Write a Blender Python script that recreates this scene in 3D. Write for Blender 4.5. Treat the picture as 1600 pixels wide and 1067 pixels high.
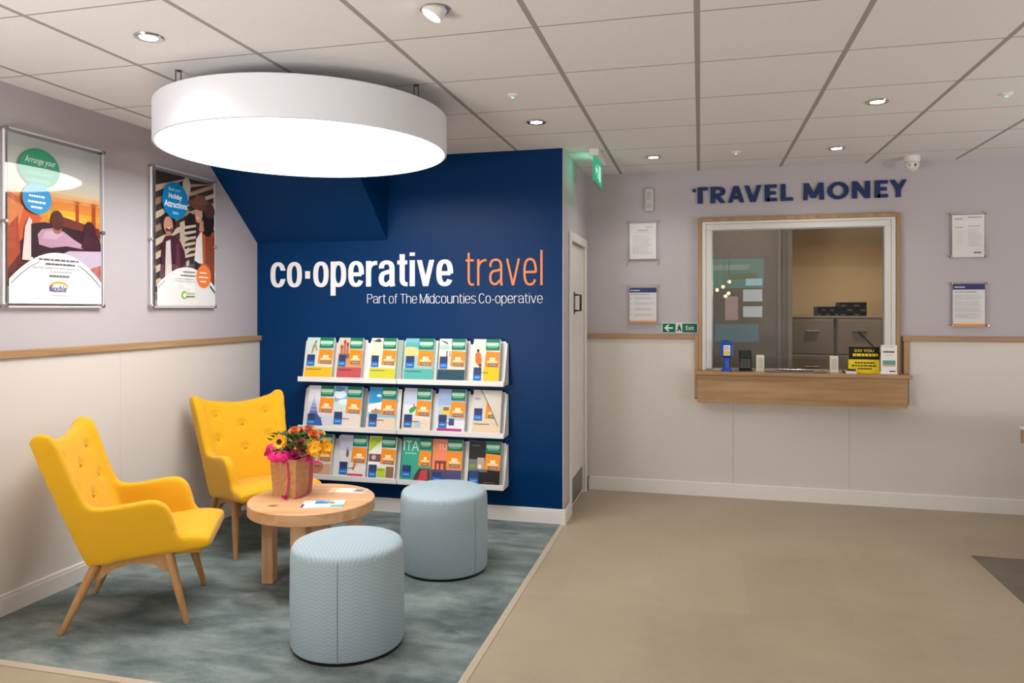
import bpy, bmesh, math, random
from mathutils import Vector, Matrix, Euler
random.seed(7)
PI = math.pi
for o in list(bpy.data.objects): bpy.data.objects.remove(o)
SC = bpy.context.scene
COL = SC.collection

# ------------------------------------------------------------------ camera, world, light, exposure
CAMZ, YAW, FPX = 1.448, 0.248, 1159.76
cd = bpy.data.cameras.new('camera'); cam = bpy.data.objects.new('camera', cd); COL.objects.link(cam)
cam.location = (0, 0, CAMZ); cam.rotation_euler = (PI/2, 0, YAW)
cd.sensor_width = 36; cd.lens = FPX/1600*36; cd.shift_y = -(533.5-482.5)/1600; cd.clip_start = .02
SC.camera = cam
SC.view_settings.view_transform = 'Standard'; SC.view_settings.look = 'None'
SC.view_settings.exposure = 0.0; SC.view_settings.gamma = 1; SC.view_settings.use_curve_mapping = False
W = bpy.data.worlds.new('world'); SC.world = W; W.use_nodes = True
W.node_tree.nodes['Background'].inputs[0].default_value = (.93, .95, 1, 1)
W.node_tree.nodes['Background'].inputs[1].default_value = 0.3      # daylight outside the shop front
LAMP_L = 9.6           # radiance of the big drum lamp's diffuser
SPOT_W = 8            # each ceiling downlight
CE, YB, YW, XL, XB = 2.526, 5.967, 4.907, -3.205, -.888             # ceiling height, back wall, blue wall, left wall, blue wall's end
XR, YF = 4.6, -4.0                                                  # right wall and shop front (both out of frame)
BACK_W = 40
UP_W = 76

def spot(name, loc, watts, size=2.5, blend=.9, r=.05, col=(1, .95, .90), aim=None):
    l = bpy.data.lights.new(name, 'SPOT'); l.energy = watts; l.spot_size = size; l.spot_blend = blend
    l.shadow_soft_size = r; l.color = col
    o = bpy.data.objects.new(name, l); COL.objects.link(o); o.location = loc
    if aim: o.rotation_euler = (Vector(aim)-Vector(loc)).to_track_quat('-Z', 'Y').to_euler()
    return o
# downlights of the room that stand outside the frame (the fixtures in view carry their own lamp)
for x, y in ((.89, .9), (2.7, .9), (2.7, 2.6), (.89, 2.6), (2.7, 4.2), (.2, -1), (2.4, -1), (-1.5, -2.7), (1.5, -2.7)):
    spot('room_downlight', (x, y, CE-.03), SPOT_W)

def fill_light(loc, watts, size, aim, col=(1, .97, .95)):       # unseen area lights added to brighten the ceiling, outside the frame
    l = bpy.data.lights.new('ceiling_fill', 'AREA'); l.energy = watts; l.shape = 'DISK'; l.size = size; l.color = col
    o = bpy.data.objects.new('ceiling_fill', l); COL.objects.link(o); o.location = loc
    o.rotation_euler = (Vector(aim)-Vector(loc)).to_track_quat('-Z', 'Y').to_euler()
fill_light((-2.4, -.2, 1.0), UP_W*1.15, 1.2, (-1.9, .6, 2.5))
fill_light((4.1, 1.2, 1.0), UP_W*.55, 1.0, (3.2, 1.8, 2.5))
fill_light((3.5, 3.5, .9), UP_W*.3, 1.0, (2.7, 3.9, 2.5))

# ------------------------------------------------------------------ materials
def lin(h):
    h = h.lstrip('#'); v = [int(h[i:i+2], 16)/255 for i in (0, 2, 4)]
    return tuple((c/12.92 if c <= .04045 else ((c+.055)/1.055)**2.4) for c in v)
MC = {}
def mat(name, color, rough=.5, metal=0, spec=.5, **kw):
    if name in MC: return MC[name]
    m = bpy.data.materials.new(name); m.use_nodes = True; b = m.node_tree.nodes['Principled BSDF']
    c = lin(color) if isinstance(color, str) else color
    b.inputs['Base Color'].default_value = (*c, 1); b.inputs['Roughness'].default_value = rough
    b.inputs['Metallic'].default_value = metal; b.inputs['Specular IOR Level'].default_value = spec
    for k, v in kw.items(): b.inputs[k].default_value = v
    MC[name] = m; return m
def C(h, rough=.45): return mat('print_'+h+str(rough), h, rough, spec=.3)
def emit(name, color, s):
    if name in MC: return MC[name]
    m = bpy.data.materials.new(name); m.use_nodes = True; nt = m.node_tree; nt.nodes.clear()
    o = nt.nodes.new('ShaderNodeOutputMaterial'); e = nt.nodes.new('ShaderNodeEmission')
    e.inputs[0].default_value = (*(lin(color) if isinstance(color, str) else color), 1); e.inputs[1].default_value = s
    nt.links.new(e.outputs[0], o.inputs[0]); MC[name] = m; return m
class NT:
    def __init__(s, m): s.m = m; s.nt = m.node_tree; s.b = s.nt.nodes['Principled BSDF']
    def n(s, t, **kw):
        x = s.nt.nodes.new(t)
        for k, v in kw.items(): setattr(x, k, v)
        return x
    def l(s, a, b): s.nt.links.new(a, b)
    def setin(s, sock, v):
        if isinstance(v, bpy.types.NodeSocket): s.l(v, sock)
        else: sock.default_value = v
    def math(s, op, *a):
        x = s.n('ShaderNodeMath', operation=op)
        for i, v in enumerate(a): s.setin(x.inputs[i], v)
        return x.outputs[0]
    def coord(s, kind='Object', scale=(1, 1, 1), rot=(0, 0, 0), loc=(0, 0, 0)):
        t = s.n('ShaderNodeTexCoord'); mp = s.n('ShaderNodeMapping')
        mp.inputs['Scale'].default_value = scale; mp.inputs['Rotation'].default_value = rot; mp.inputs['Location'].default_value = loc
        s.l(t.outputs[kind], mp.inputs[0]); return mp.outputs[0]
    def noise(s, vec, scale, detail=4, rough=.5, dist=0):
        x = s.n('ShaderNodeTexNoise'); x.inputs['Scale'].default_value = scale; x.inputs['Detail'].default_value = detail
        x.inputs['Roughness'].default_value = rough; x.inputs['Distortion'].default_value = dist
        s.l(vec, x.inputs['Vector']); return x.outputs[0]
    def ramp(s, fac, stops):
        r = s.n('ShaderNodeValToRGB'); e = r.color_ramp.elements
        while len(e) < len(stops): e.new(.5)
        for el, (p, c) in zip(e, stops): el.position = p; el.color = (*lin(c), 1)
        s.setin(r.inputs[0], fac); return r.outputs[0]
    def mix(s, f, a, b):
        x = s.n('ShaderNodeMix', data_type='RGBA')
        s.setin(x.inputs[0], f)
        for i, v in ((6, a), (7, b)):
            if isinstance(v, str): v = (*lin(v), 1)
            s.setin(x.inputs[i], v)
        return x.outputs[2]
    def base(s, v): s.l(v, s.b.inputs['Base Color'])
    def bump(s, h, strength=.2, dist=.002):
        x = s.n('ShaderNodeBump'); x.inputs['Strength'].default_value = strength; x.inputs['Distance'].default_value = dist
        s.l(h, x.inputs['Height']); s.l(x.outputs[0], s.b.inputs['Normal'])

def wall_paint(name, color, rough=.7, spec=.3):
    m = mat(name, color, rough, spec=spec); t = NT(m); v = t.coord()
    t.bump(t.noise(v, 260, 2), .05, .0006); return m
M_LILAC = wall_paint('lilac_grey_paint', '#bdb6ba')
M_BLUE = wall_paint('blue_paint', '#003060', .36, .12)
M_DADO = wall_paint('white_panel', '#d8d1ca', .45, .4)
M_TRIM = mat('white_gloss_trim', '#e6e1dc', .35)
M_WHITE = mat('white_plastic', '#e8e6e3', .4)
M_CREAM = wall_paint('cream_office_paint', '#dcc8a6')
M_GREYW = wall_paint('grey_partition_paint', '#aaa39b')
M_STEEL = mat('brushed_steel', '#b9b7b4', .3, 1)
M_BLACK = mat('black_plastic', '#161616', .4)
M_CHROME = mat('chrome', '#d8d8d8', .12, 1)
M_YEL = mat('yellow_wool_fabric', '#dfa81c', .85, spec=.2)
t = NT(M_YEL); v = t.coord(); nz = t.noise(v, 420, 3); t.base(t.mix(t.math('MULTIPLY', nz, .6), '#e2ac1e', '#d09713')); t.bump(nz, .25, .001)
M_YEL.node_tree.nodes['Principled BSDF'].inputs['Sheen Weight'].default_value = .15

def wood(name, cols, axis=0, rough=.45, scale=1.0, knots=True):
    m = mat(name, cols[1], rough, spec=.35); t = NT(m)
    sc = [22*scale]*3; sc[axis] = 1.4*scale
    v = t.coord(scale=tuple(sc)); n1 = t.noise(v, 1.0, 5, .6, .6)
    c = t.ramp(n1, [(.3, cols[0]), (.5, cols[1]), (.72, cols[2])])
    if knots:
        sk = [3.5]*3; sk[axis] = 2.2
        vk = t.coord(scale=tuple(sk)); vo = t.n('ShaderNodeTexVoronoi'); vo.inputs['Scale'].default_value = 1.0; t.l(vk, vo.inputs['Vector'])
        k = t.ramp(vo.outputs['Distance'], [(.03, '#ffffff'), (.085, '#000000')])
        c = t.mix(k, c, '#7a4a28')
    t.base(c); t.bump(n1, .08, .001); return m
OAK = ('#b9966f', '#a98660', '#967350')
M_OAKX = wood('oak_along_x', OAK, 0); M_OAKY = wood('oak_along_y', OAK, 1); M_OAKZ = wood('oak_along_z', OAK, 2)
M_TABLE = wood('table_oak', ('#dcb084', '#cfa076', '#bd8d62'), 0, .4)
M_TABLEZ = wood('table_oak_leg', ('#dcb084', '#cfa076', '#bd8d62'), 2, .4)
M_BEECH = wood('beech', ('#c99a68', '#bb8a58', '#aa7a49'), 2, .4, knots=False)

# ceiling tiles (0.6 m lay-in grid)
M_CEIL = mat('ceiling_tile', '#ddd6ce', .85, spec=.2); t = NT(M_CEIL)
v = t.coord(); sx = t.n('ShaderNodeSeparateXYZ'); t.l(v, sx.inputs[0])
def gridline(sock, off, pitch, w):
    f = t.math('FRACT', t.math('DIVIDE', t.math('SUBTRACT', sock, off), pitch))
    d = t.math('MULTIPLY', t.math('MINIMUM', f, t.math('SUBTRACT', 1.0, f)), pitch)
    return t.math('LESS_THAN', d, w)
gx = gridline(sx.outputs[0], -.0107-6, .6, .0115); gy = gridline(sx.outputs[1], 2.775-5.703, .5703, .0045)
g = t.math('MAXIMUM', gx, gy)
sp = t.noise(v, 190, 3, .7)
tile = t.mix(t.ramp(sp, [(.38, '#000000'), (.62, '#ffffff')]), '#dedbd9', '#ebe8e6')
t.base(t.mix(g, tile, '#a29b94')); t.bump(t.math('MULTIPLY_ADD', sp, .3, t.math('MULTIPLY', g, -1.0)), .25, .003)

# vinyl floor: stone look planks with slight tone changes
M_FLOOR = mat('vinyl_tile', '#8f7f6e', .42, spec=.4); t = NT(M_FLOOR)
v = t.coord(); br = t.n('ShaderNodeTexBrick'); br.offset = .5
br.inputs['Scale'].default_value = 1; br.inputs['Mortar Size'].default_value = .0012; br.inputs['Brick Width'].default_value = .46; br.inputs['Row Height'].default_value = .92
br.inputs['Color1'].default_value = (.42, .42, .42, 1); br.inputs['Color2'].default_value = (.58, .58, .58, 1); br.inputs['Mortar'].default_value = (.4, .4, .4, 1)
t.l(v, br.inputs['Vector'])
n1 = t.noise(v, 1.7, 4, .55, .4); n2 = t.noise(v, 9, 6, .7)
fac = t.math('ADD', t.math('MULTIPLY', br.outputs[0], .45), t.math('ADD', t.math('MULTIPLY', n1, .35), t.math('MULTIPLY', n2, .25)))
M_FLOORC = t.ramp(fac, [(.3, '#958772'), (.55, '#a89a82'), (.75, '#b5a68f')]); t.base(M_FLOORC)
t.l(t.math('MULTIPLY_ADD', n2, .2, .3), t.b.inputs['Roughness'])
M_FLOORD = mat('vinyl_tile_dark', '#6c6055', .42, spec=.4); t = NT(M_FLOORD); v = t.coord()
t.base(t.ramp(t.noise(v, 4, 5, .6, .4), [(.3, '#62574b'), (.7, '#786b5d')]))

# mottled carpet
M_CARPET = mat('mottled_carpet', '#6f7877', .95, spec=.1); t = NT(M_CARPET)
v = t.coord()
def stroke(rot, sc, scale, dist):
    mp = t.n('ShaderNodeMapping'); mp.inputs['Scale'].default_value = sc; mp.inputs['Rotation'].default_value = (0, 0, rot); t.l(v, mp.inputs[0])
    return t.noise(mp.outputs[0], scale, 6, .62, dist)
a1 = stroke(.35, (1.2, 3.4, 1), 1.9, .35); a2 = stroke(-.9, (1.3, 3.0, 1), 1.7, .3); a3 = stroke(.1, (1, 1.2, 1), 1.3, .2)
vo = t.n('ShaderNodeTexVoronoi', feature='SMOOTH_F1'); vo.inputs['Smoothness'].default_value = .3; vo.inputs['Scale'].default_value = 3.1; t.l(v, vo.inputs['Vector'])
sc3 = t.n('ShaderNodeSeparateColor'); t.l(vo.outputs['Color'], sc3.inputs[0]); mr_ = t.n('ShaderNodeMapRange'); mr_.inputs[1].default_value = .35; mr_.inputs[2].default_value = .65; t.l(sc3.outputs[0], mr_.inputs[0]); selv = mr_.outputs[0]
mixf = t.n('ShaderNodeMix'); t.l(selv, mixf.inputs[0]); t.l(a1, mixf.inputs[2]); t.l(a2, mixf.inputs[3])
fib = t.noise(v, 330, 2, .6)
fac = t.math('ADD', t.math('MULTIPLY', mixf.outputs[0], .62), t.math('ADD', t.math('MULTIPLY', a3, .4), t.math('ADD', t.math('MULTIPLY', t.math('SUBTRACT', sc3.outputs[1], .5), .07), t.math('MULTIPLY', t.math('SUBTRACT', fib, .5), .25))))
t.base(t.ramp(fac, [(.36, '#4b5557'), (.47, '#667170'), (.56, '#808a88'), (.68, '#9ba39f')])); t.bump(fib, .5, .003)

# pale teal chevron weave of the stools
def chevron(name, top):
    m = mat(name, '#9fb6ba', .8, spec=.2); t = NT(m); v = t.coord(); s = t.n('ShaderNodeSeparateXYZ'); t.l(v, s.inputs[0])
    if top: a, h = s.outputs[0], s.outputs[1]
    else: a, h = t.math('MULTIPLY', t.math('ARCTAN2', s.outputs[1], s.outputs[0]), .241), s.outputs[2]
    z = t.math('MULTIPLY', t.math('PINGPONG', a, .018), .62)
    f = t.math('FRACT', t.math('DIVIDE', t.math('ADD', h, z), .0165))
    ln = t.math('LESS_THAN', f, .16)
    n = t.noise(v, 300, 2)
    c = t.mix(ln, '#a0b1b9', '#b9c7ca'); t.base(t.mix(t.math('MULTIPLY', n, .25), c, '#7d949c')); t.bump(n, .2, .001); return m
M_CHEV = chevron('chevron_weave', False); M_CHEVT = chevron('chevron_weave_top', True)

def glass(name, tint=(1, 1, 1), refl=1.0, ior=1.5):
    m = bpy.data.materials.new(name); m.use_nodes = True; nt = m.node_tree; nt.nodes.clear()
    o = nt.nodes.new('ShaderNodeOutputMaterial'); mx = nt.nodes.new('ShaderNodeMixShader'); tr = nt.nodes.new('ShaderNodeBsdfTransparent')
    gl = nt.nodes.new('ShaderNodeBsdfGlossy'); gl.inputs['Roughness'].default_value = 0.0; fr = nt.nodes.new('ShaderNodeFresnel'); fr.inputs[0].default_value = ior
    tr.inputs[0].default_value = (*tint, 1)
    ge = nt.nodes.new('ShaderNodeNewGeometry'); iv = nt.nodes.new('ShaderNodeMath'); iv.operation = 'SUBTRACT'; iv.inputs[0].default_value = 1; nt.links.new(ge.outputs['Backfacing'], iv.inputs[1])
    mu = nt.nodes.new('ShaderNodeMath'); mu.operation = 'MULTIPLY'; nt.links.new(fr.outputs[0], mu.inputs[0]); nt.links.new(iv.outputs[0], mu.inputs[1])
    sc_ = nt.nodes.new('ShaderNodeMath'); sc_.operation = 'MULTIPLY'; sc_.use_clamp = True; sc_.inputs[1].default_value = refl; nt.links.new(mu.outputs[0], sc_.inputs[0]); nt.links.new(sc_.outputs[0], mx.inputs[0])
    nt.links.new(tr.outputs[0], mx.inputs[1]); nt.links.new(gl.outputs[0], mx.inputs[2]); nt.links.new(mx.outputs[0], o.inputs[0])
    MC[name] = m; return m
M_GLASS = glass('window_glass', (.95, .95, .94), 1.9); M_ACR = glass('clear_acrylic', (.99, .99, .99), 1.5, ior=1.49)
M_LAMPSHELL = mat('lamp_white_shell', '#e4e6eb', .6, spec=.3)
M_DIFF = emit('lamp_diffuser', (1, .99, .975), LAMP_L)
M_SPOTE = emit('downlight_emitter', (1, .93, .82), 14)

# ------------------------------------------------------------------ mesh helpers
class MB:
    def __init__(s): s.v = []; s.f = []; s.m = []; s.mats = []; s.smooth = []
    def mi(s, m):
        if m not in s.mats: s.mats.append(m)
        return s.mats.index(m)
    def add(s, vs, fs, m=None, smooth=False):
        k = len(s.v); s.v += [tuple(p) for p in vs]; i = s.mi(m)
        for f in fs: s.f.append(tuple(a+k for a in f)); s.m.append(i); s.smooth.append(smooth)
        return s
    def box(s, x0, x1, y0, y1, z0, z1, m=None, bev=0, seg=1, xf=None):
        bm = bmesh.new(); bmesh.ops.create_cube(bm, size=1)
        for v in bm.verts: v.co = Vector(((x0+x1)/2+v.co.x*(x1-x0), (y0+y1)/2+v.co.y*(y1-y0), (z0+z1)/2+v.co.z*(z1-z0)))
        if bev: bmesh.ops.bevel(bm, geom=list(bm.edges), offset=bev, segments=seg, affect='EDGES', profile=.5)
        return s.bm(bm, m, xf, smooth=False)
    def bm(s, bm, m=None, xf=None, smooth=False):
        bm.verts.index_update()
        vs = [(xf @ v.co if xf else v.co.copy()) for v in bm.verts]; fs = [[v.index for v in f.verts] for f in bm.faces]
        bm.free(); return s.add(vs, fs, m, smooth)
    def lathe(s, prof, n=32, m=None, c=(0, 0, 0), smooth=True, cap0=True, cap1=True, xf=None):
        vs = []; fs = []
        for r, z in prof:
            for i in range(n):
                a = 2*PI*i/n; vs.append(Vector((c[0]+r*math.cos(a), c[1]+r*math.sin(a), c[2]+z)))
        for k in range(len(prof)-1):
            for i in range(n):
                j = (i+1) % n; fs.append((k*n+i, k*n+j, (k+1)*n+j, (k+1)*n+i))
        if cap0: fs.append(tuple(reversed(range(n))))
        if cap1: fs.append(tuple((len(prof)-1)*n+i for i in range(n)))
        if xf: vs = [xf @ v for v in vs]
        return s.add(vs, fs, m, smooth)
    def tube(s, pts, r, n=10, m=None, smooth=True):
        pts = [Vector(p) for p in pts]; rs = r if isinstance(r, (list, tuple)) else [r]*len(pts)
        vs = []; fs = []; up = None
        for i, p in enumerate(pts):
            d = (pts[min(i+1, len(pts)-1)]-pts[max(i-1, 0)]).normalized()
            if up is None: up = Vector((0, 0, 1)) if abs(d.z) < .9 else Vector((1, 0, 0))
            a = d.cross(up).normalized(); b = a.cross(d).normalized(); up = b
            for k in range(n):
                t_ = 2*PI*k/n; vs.append(p+rs[i]*(a*math.cos(t_)+b*math.sin(t_)))
        for i in range(len(pts)-1):
            for k in range(n):
                j = (k+1) % n; fs.append((i*n+k, i*n+j, (i+1)*n+j, (i+1)*n+k))
        fs.append(tuple(reversed(range(n)))); fs.append(tuple((len(pts)-1)*n+k for k in range(n)))
        return s.add(vs, fs, m, smooth)
    def prism(s, pts, fmap, d0, d1, m=None):
        """polygon pts (2D) extruded between d0 and d1; fmap(a, b, d) -> 3D"""
        n = len(pts); vs = [fmap(a, b, d0) for a, b in pts]+[fmap(a, b, d1) for a, b in pts]
        fs = [tuple(reversed(range(n))), tuple(range(n, 2*n))]+[(i, (i+1) % n, n+(i+1) % n, n+i) for i in range(n)]
        return s.add(vs, fs, m)
    def build(s, name, m=None, parent=None, off=(0, 0, 0), fix=True):
        """off: world position of the thing's base when the vertices were given in world coordinates"""
        me = bpy.data.meshes.new(name); o = Vector(off)
        me.from_pydata([Vector(v)-o for v in s.v], [], s.f)
        for x in s.mats: me.materials.append(x if x else m)
        me.polygons.foreach_set('material_index', s.m); me.polygons.foreach_set('use_smooth', s.smooth)
        if fix:
            bm = bmesh.new(); bm.from_mesh(me); bmesh.ops.recalc_face_normals(bm, faces=bm.faces); bm.to_mesh(me); bm.free()
        if any(s.smooth):
            try: me.set_sharp_from_angle(angle=math.radians(38))
            except Exception: pass
        me.update(); ob = bpy.data.objects.new(name, me); COL.objects.link(ob)
        if parent: ob.parent = parent
        return ob
def tag(o, label=None, cat=None, group=None, kind=None):
    if label: o['label'] = label
    if cat: o['category'] = cat
    if group: o['group'] = group
    if kind: o['kind'] = kind
    return o
def thing(name, label, cat, loc=(0, 0, 0), rz=0, group=None):
    o = bpy.data.objects.new(name, None); COL.objects.link(o); o.location = loc; o.rotation_euler = (0, 0, rz); o.empty_display_size = .05
    return tag(o, label, cat, group)
def kids(o): return [c for c in bpy.data.objects if c.parent == o]
def copy_tree(o, parent=None):
    ch = kids(o); c = o.copy(); COL.objects.link(c); c.parent = parent
    for k in ch: copy_tree(k, c)
    return c
def struct(name, mb, m=None, parent=None):
    o = mb.build(name, m, parent)
    if not parent: o['kind'] = 'structure'
    return o
def refine(o, levels=2, solid=None, offset=-1):
    if solid:
        md = o.modifiers.new('solid', 'SOLIDIFY'); md.thickness = solid; md.offset = offset
    md = o.modifiers.new('sub', 'SUBSURF'); md.levels = levels; md.render_levels = levels
    bpy.context.view_layer.update(); dg = bpy.context.evaluated_depsgraph_get()
    me = bpy.data.meshes.new_from_object(o.evaluated_get(dg)); o.modifiers.clear(); o.data = me
    for p in me.polygons: p.use_smooth = True
    return o

# text: built in font turned into mesh, fitted to a box
_tc = {}
def text_geo(s, bold=0, shear=0):
    k = (s, bold, shear)
    if k in _tc: return _tc[k]
    c = bpy.data.curves.new('txt', 'FONT'); c.body = s; c.size = 1; c.offset = bold; c.resolution_u = 3; c.shear = shear
    o = bpy.data.objects.new('txt', c); COL.objects.link(o); bpy.context.view_layer.update()
    me = bpy.data.meshes.new_from_object(o.evaluated_get(bpy.context.evaluated_depsgraph_get()))
    vs = [(v.co.x, v.co.y) for v in me.vertices]; fs = [tuple(p.vertices) for p in me.polygons]
    bpy.data.objects.remove(o); bpy.data.curves.remove(c); bpy.data.meshes.remove(me)
    x0 = min(v[0] for v in vs); x1 = max(v[0] for v in vs); y0 = min(v[1] for v in vs); y1 = max(v[1] for v in vs)
    _tc[k] = ([((x-x0)/(x1-x0), (y-y0)/(y1-y0)) for x, y in vs], fs); return _tc[k]
class Frame:
    """a flat printed surface: origin, right vector, up vector, outward normal; a,b run 0..1"""
    def __init__(s, o, u, v, n): s.o, s.u, s.v, s.n = Vector(o), Vector(u), Vector(v), Vector(n).normalized()
    def __call__(s, a, b, d): return s.o+s.u*a+s.v*b+s.n*d
LAY = .00025
class Art:
    def __init__(s, mb, fr, d0=0.0): s.mb, s.fr, s.k, s.d0 = mb, fr, 1, d0
    def d(s): s.k += 1; return s.d0+s.k*LAY
    def rect(s, a0, b0, a1, b1, c): return s.poly([(a0, b0), (a1, b0), (a1, b1), (a0, b1)], c)
    def poly(s, pts, c):
        d = s.d(); m = C(c) if isinstance(c, str) else c
        s.mb.add([s.fr(min(1, max(0, a)), min(1, max(0, b)), d) for a, b in pts], [tuple(range(len(pts)))], m); return s
    def ell(s, a, b, ra, rb, c, n=28, t0=0, t1=2*PI):
        return s.poly([(a+ra*math.cos(t0+(t1-t0)*i/n), b+rb*math.sin(t0+(t1-t0)*i/n)) for i in range(n if t1-t0 > 6.2 else n+1)], c)
    def text(s, st, a0, b0, a1, b1, c, bold=0, thick=0, shear=0):
        vs, fs = text_geo(st, bold, shear); d = s.d(); m = C(c) if isinstance(c, str) else c
        s.mb.add([s.fr(a0+(a1-a0)*x, b0+(b1-b0)*y, d) for x, y in vs], fs, m)
        return s
    def lines(s, a0, a1, b1, n, pitch, h, c, rag=.25, seed=1):
        r = random.Random(seed)
        for i in range(n):
            b = b1-i*pitch; e = a1-(a1-a0)*rag*r.random(); x = a0
            while x < e-.02:
                w = min(e-x, (a1-a0)*(.06+.12*r.random())); s.rect(x, b-h, x+w, b, c); x += w+(a1-a0)*.025; s.k -= 1
            s.k += 1
        return s
    def arch(s, top, drop, c, b0=0.0, n=24):
        pts = [(0, b0), (1, b0)]+[(1-i/n, max(b0, top-drop*4*((1-i/n)-.5)**2)) for i in range(n+1)]
        return s.poly(pts, c)
    def band(s, top, drop, th, c, a0=0, a1=1, n=20):
        f = lambda a: top-drop*4*(a-.5)**2
        A = [a0+(a1-a0)*i/n for i in range(n+1)]
        return s.poly([(a, f(a)) for a in A]+[(a, f(a)-th*(.3+abs(a-.5)*1.8)) for a in reversed(A)], c)
def solid_text(name, s, fr, a0, b0, a1, b1, m, thick, bold=0, parent=None, off=(0, 0, 0)):
    vs, fs = text_geo(s, bold); mb = MB()
    n = len(vs); P = [(a0+(a1-a0)*x, b0+(b1-b0)*y) for x, y in vs]
    V = [fr(a, b, thick) for a, b in P]+[fr(a, b, 0.0005) for a, b in P]
    from collections import Counter
    ec = Counter()
    for f in fs:
        for i in range(len(f)): ec[(f[i], f[(i+1) % len(f)])] += 1
    F = list(fs)+[tuple(reversed([i+n for i in f])) for f in fs]
    for (i, j) in ec:
        if (j, i) not in ec: F.append((j, i, i+n, j+n))
    mb.add(V, F, m); return mb.build(name, m, parent, off)

# ------------------------------------------------------------------ room shell
DT = .022       # thickness of the white dado panels
struct('floor', MB().box(XL-.2, XR+.2, YF-.2, 8.3, -.1, 0), M_FLOOR)
fl = MB(); fl.add([(1.542, 2.2, .0012), (3.2, 2.2, .0012), (3.2, 4.885, .0012), (1.542, 4.885, .0012), (1.542, 2.2, 0), (3.2, 2.2, 0), (3.2, 4.885, 0), (1.542, 4.885, 0)], [(0, 1, 2, 3), (4, 5, 1, 0), (5, 6, 2, 1), (6, 7, 3, 2), (7, 4, 0, 3)])
struct('floor_inlay', fl, M_FLOORD)
struct('ceiling', MB().box(XL-.2, XR+.2, YF-.2, 8.3, CE, CE+.1), M_CEIL)
struct('wall_left', MB().box(XL-.2, XL, YF-.2, 8.3, 0, CE), M_LILAC)
struct('wall_right', MB().box(XR, XR+.2, YF-.2, 8.3, 0, CE), M_LILAC)
struct('wall_blue', MB().box(XL, XB-.005, YW, YW+.12, 0, CE).box(XB-.005, XB, YW, YW+.12, 0, CE, M_LILAC), M_BLUE)
# side wall beyond the blue wall with the doorway
D0, D1, DH = 5.165, 5.815, 1.93
struct('wall_side', MB().box(XB-.12, XB, YW+.12, D0, 0, CE).box(XB-.12, XB, D1, YB+.13, 0, CE).box(XB-.12, XB, D0, D1, DH, CE), M_LILAC)
# back wall with the counter window opening
WX0, WX1, WZ0, WZ1 = .005, 1.39, .955, 2.137
struct('wall_back', MB().box(XB, WX0, YB, YB+.13, 0, CE).box(WX1, XR, YB, YB+.13, 0, CE).box(WX0, WX1, YB, YB+.13, 0, WZ0).box(WX0, WX1, YB, YB+.13, WZ1, CE), M_LILAC)
# shop front behind the camera: wide display window between two piers
struct('wall_front', MB().box(XL, XL+.5, YF-.12, YF, 0, CE).box(XR-.6, XR, YF-.12, YF, 0, CE).box(XL+.5, XR-.6, YF-.12, YF, 0, .45).box(XL+.5, XR-.6, YF-.12, YF, 2.3, CE), M_LILAC)
# white dado panels
PZ = 1.212
def dado(name, boxes):
    mb = MB()
    for b in boxes: mb.box(*b)
    return struct(name, mb, M_DADO)
dado('trim_panel_left', [(XL, XL+DT, y0, y1-.0015, .1, PZ) for y0, y1 in ((-3.9, -1.2), (-1.2, 1.17), (1.17, 3.532), (3.532, YW))])
dado('trim_panel_back', [(XB+.001, WX0-.045, YB-DT, YB, .1, PZ), (WX0-.045, .245, YB-DT, YB, .1, .75), (.2465, 1.072, YB-DT, YB, .1, .75), (1.0735, 3.2, YB-DT, YB, .1, .75), (1.475, 3.2, YB-DT, YB, .75, PZ), (3.2015, XR, YB-DT, YB, .1, PZ)])
struct('trim_rail_left', MB().box(XL, XL+.04, -3.9, YW-.001, PZ, PZ+.038, bev=.003), M_OAKY)
struct('trim_rail_back', MB().box(XB, WX0-.045, YB-.04, YB, PZ, PZ+.036, bev=.003).box(1.43, XR, YB-.04, YB, PZ, PZ+.036, bev=.003), M_OAKX)
struct('trim_post_back', MB().box(WX0-.045, WX0-.014, YB-.042, YB, .76, PZ+.036, bev=.002).box(1.436, 1.474, YB-.042, YB, .975, PZ-.001, bev=.002), M_OAKZ)
def skirting(name, pts):
    mb = MB()
    for (x0, x1, y0, y1) in pts:
        mb.box(x0, x1, y0, y1, 0, .088, bev=.001); 
        ix = .006
        mb.box(x0+(0 if x0 < XL+.01 else ix), x1-(ix if x1-x0 < .1 else 0), y0+(ix if y1-y0 < .1 else 0), y1, .088, .105, bev=.003)
    return struct(name, mb, M_TRIM)
skirting('baseboard_left', [(XL, XL+DT+.018, -3.9, YW)])
skirting('baseboard_blue', [(XL+DT+.018, XB+.018, YW-.02, YW)])
skirting('baseboard_side', [(XB, XB+.018, YW, 5.10)])
skirting('baseboard_back', [(XB+.02, XR, YB-DT-.018, YB)])
# sloped dark blue boxing under the stairs
s0, xr_ = 1.937, -2.16
ya = YW-(CE-s0)/.862*1.0
struct('wall_stair_soffit', MB().prism([(YW, s0), (ya, CE), (YW, CE)], lambda a, b, d: (d, a, b), XL, xr_), M_BLUE)

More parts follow.
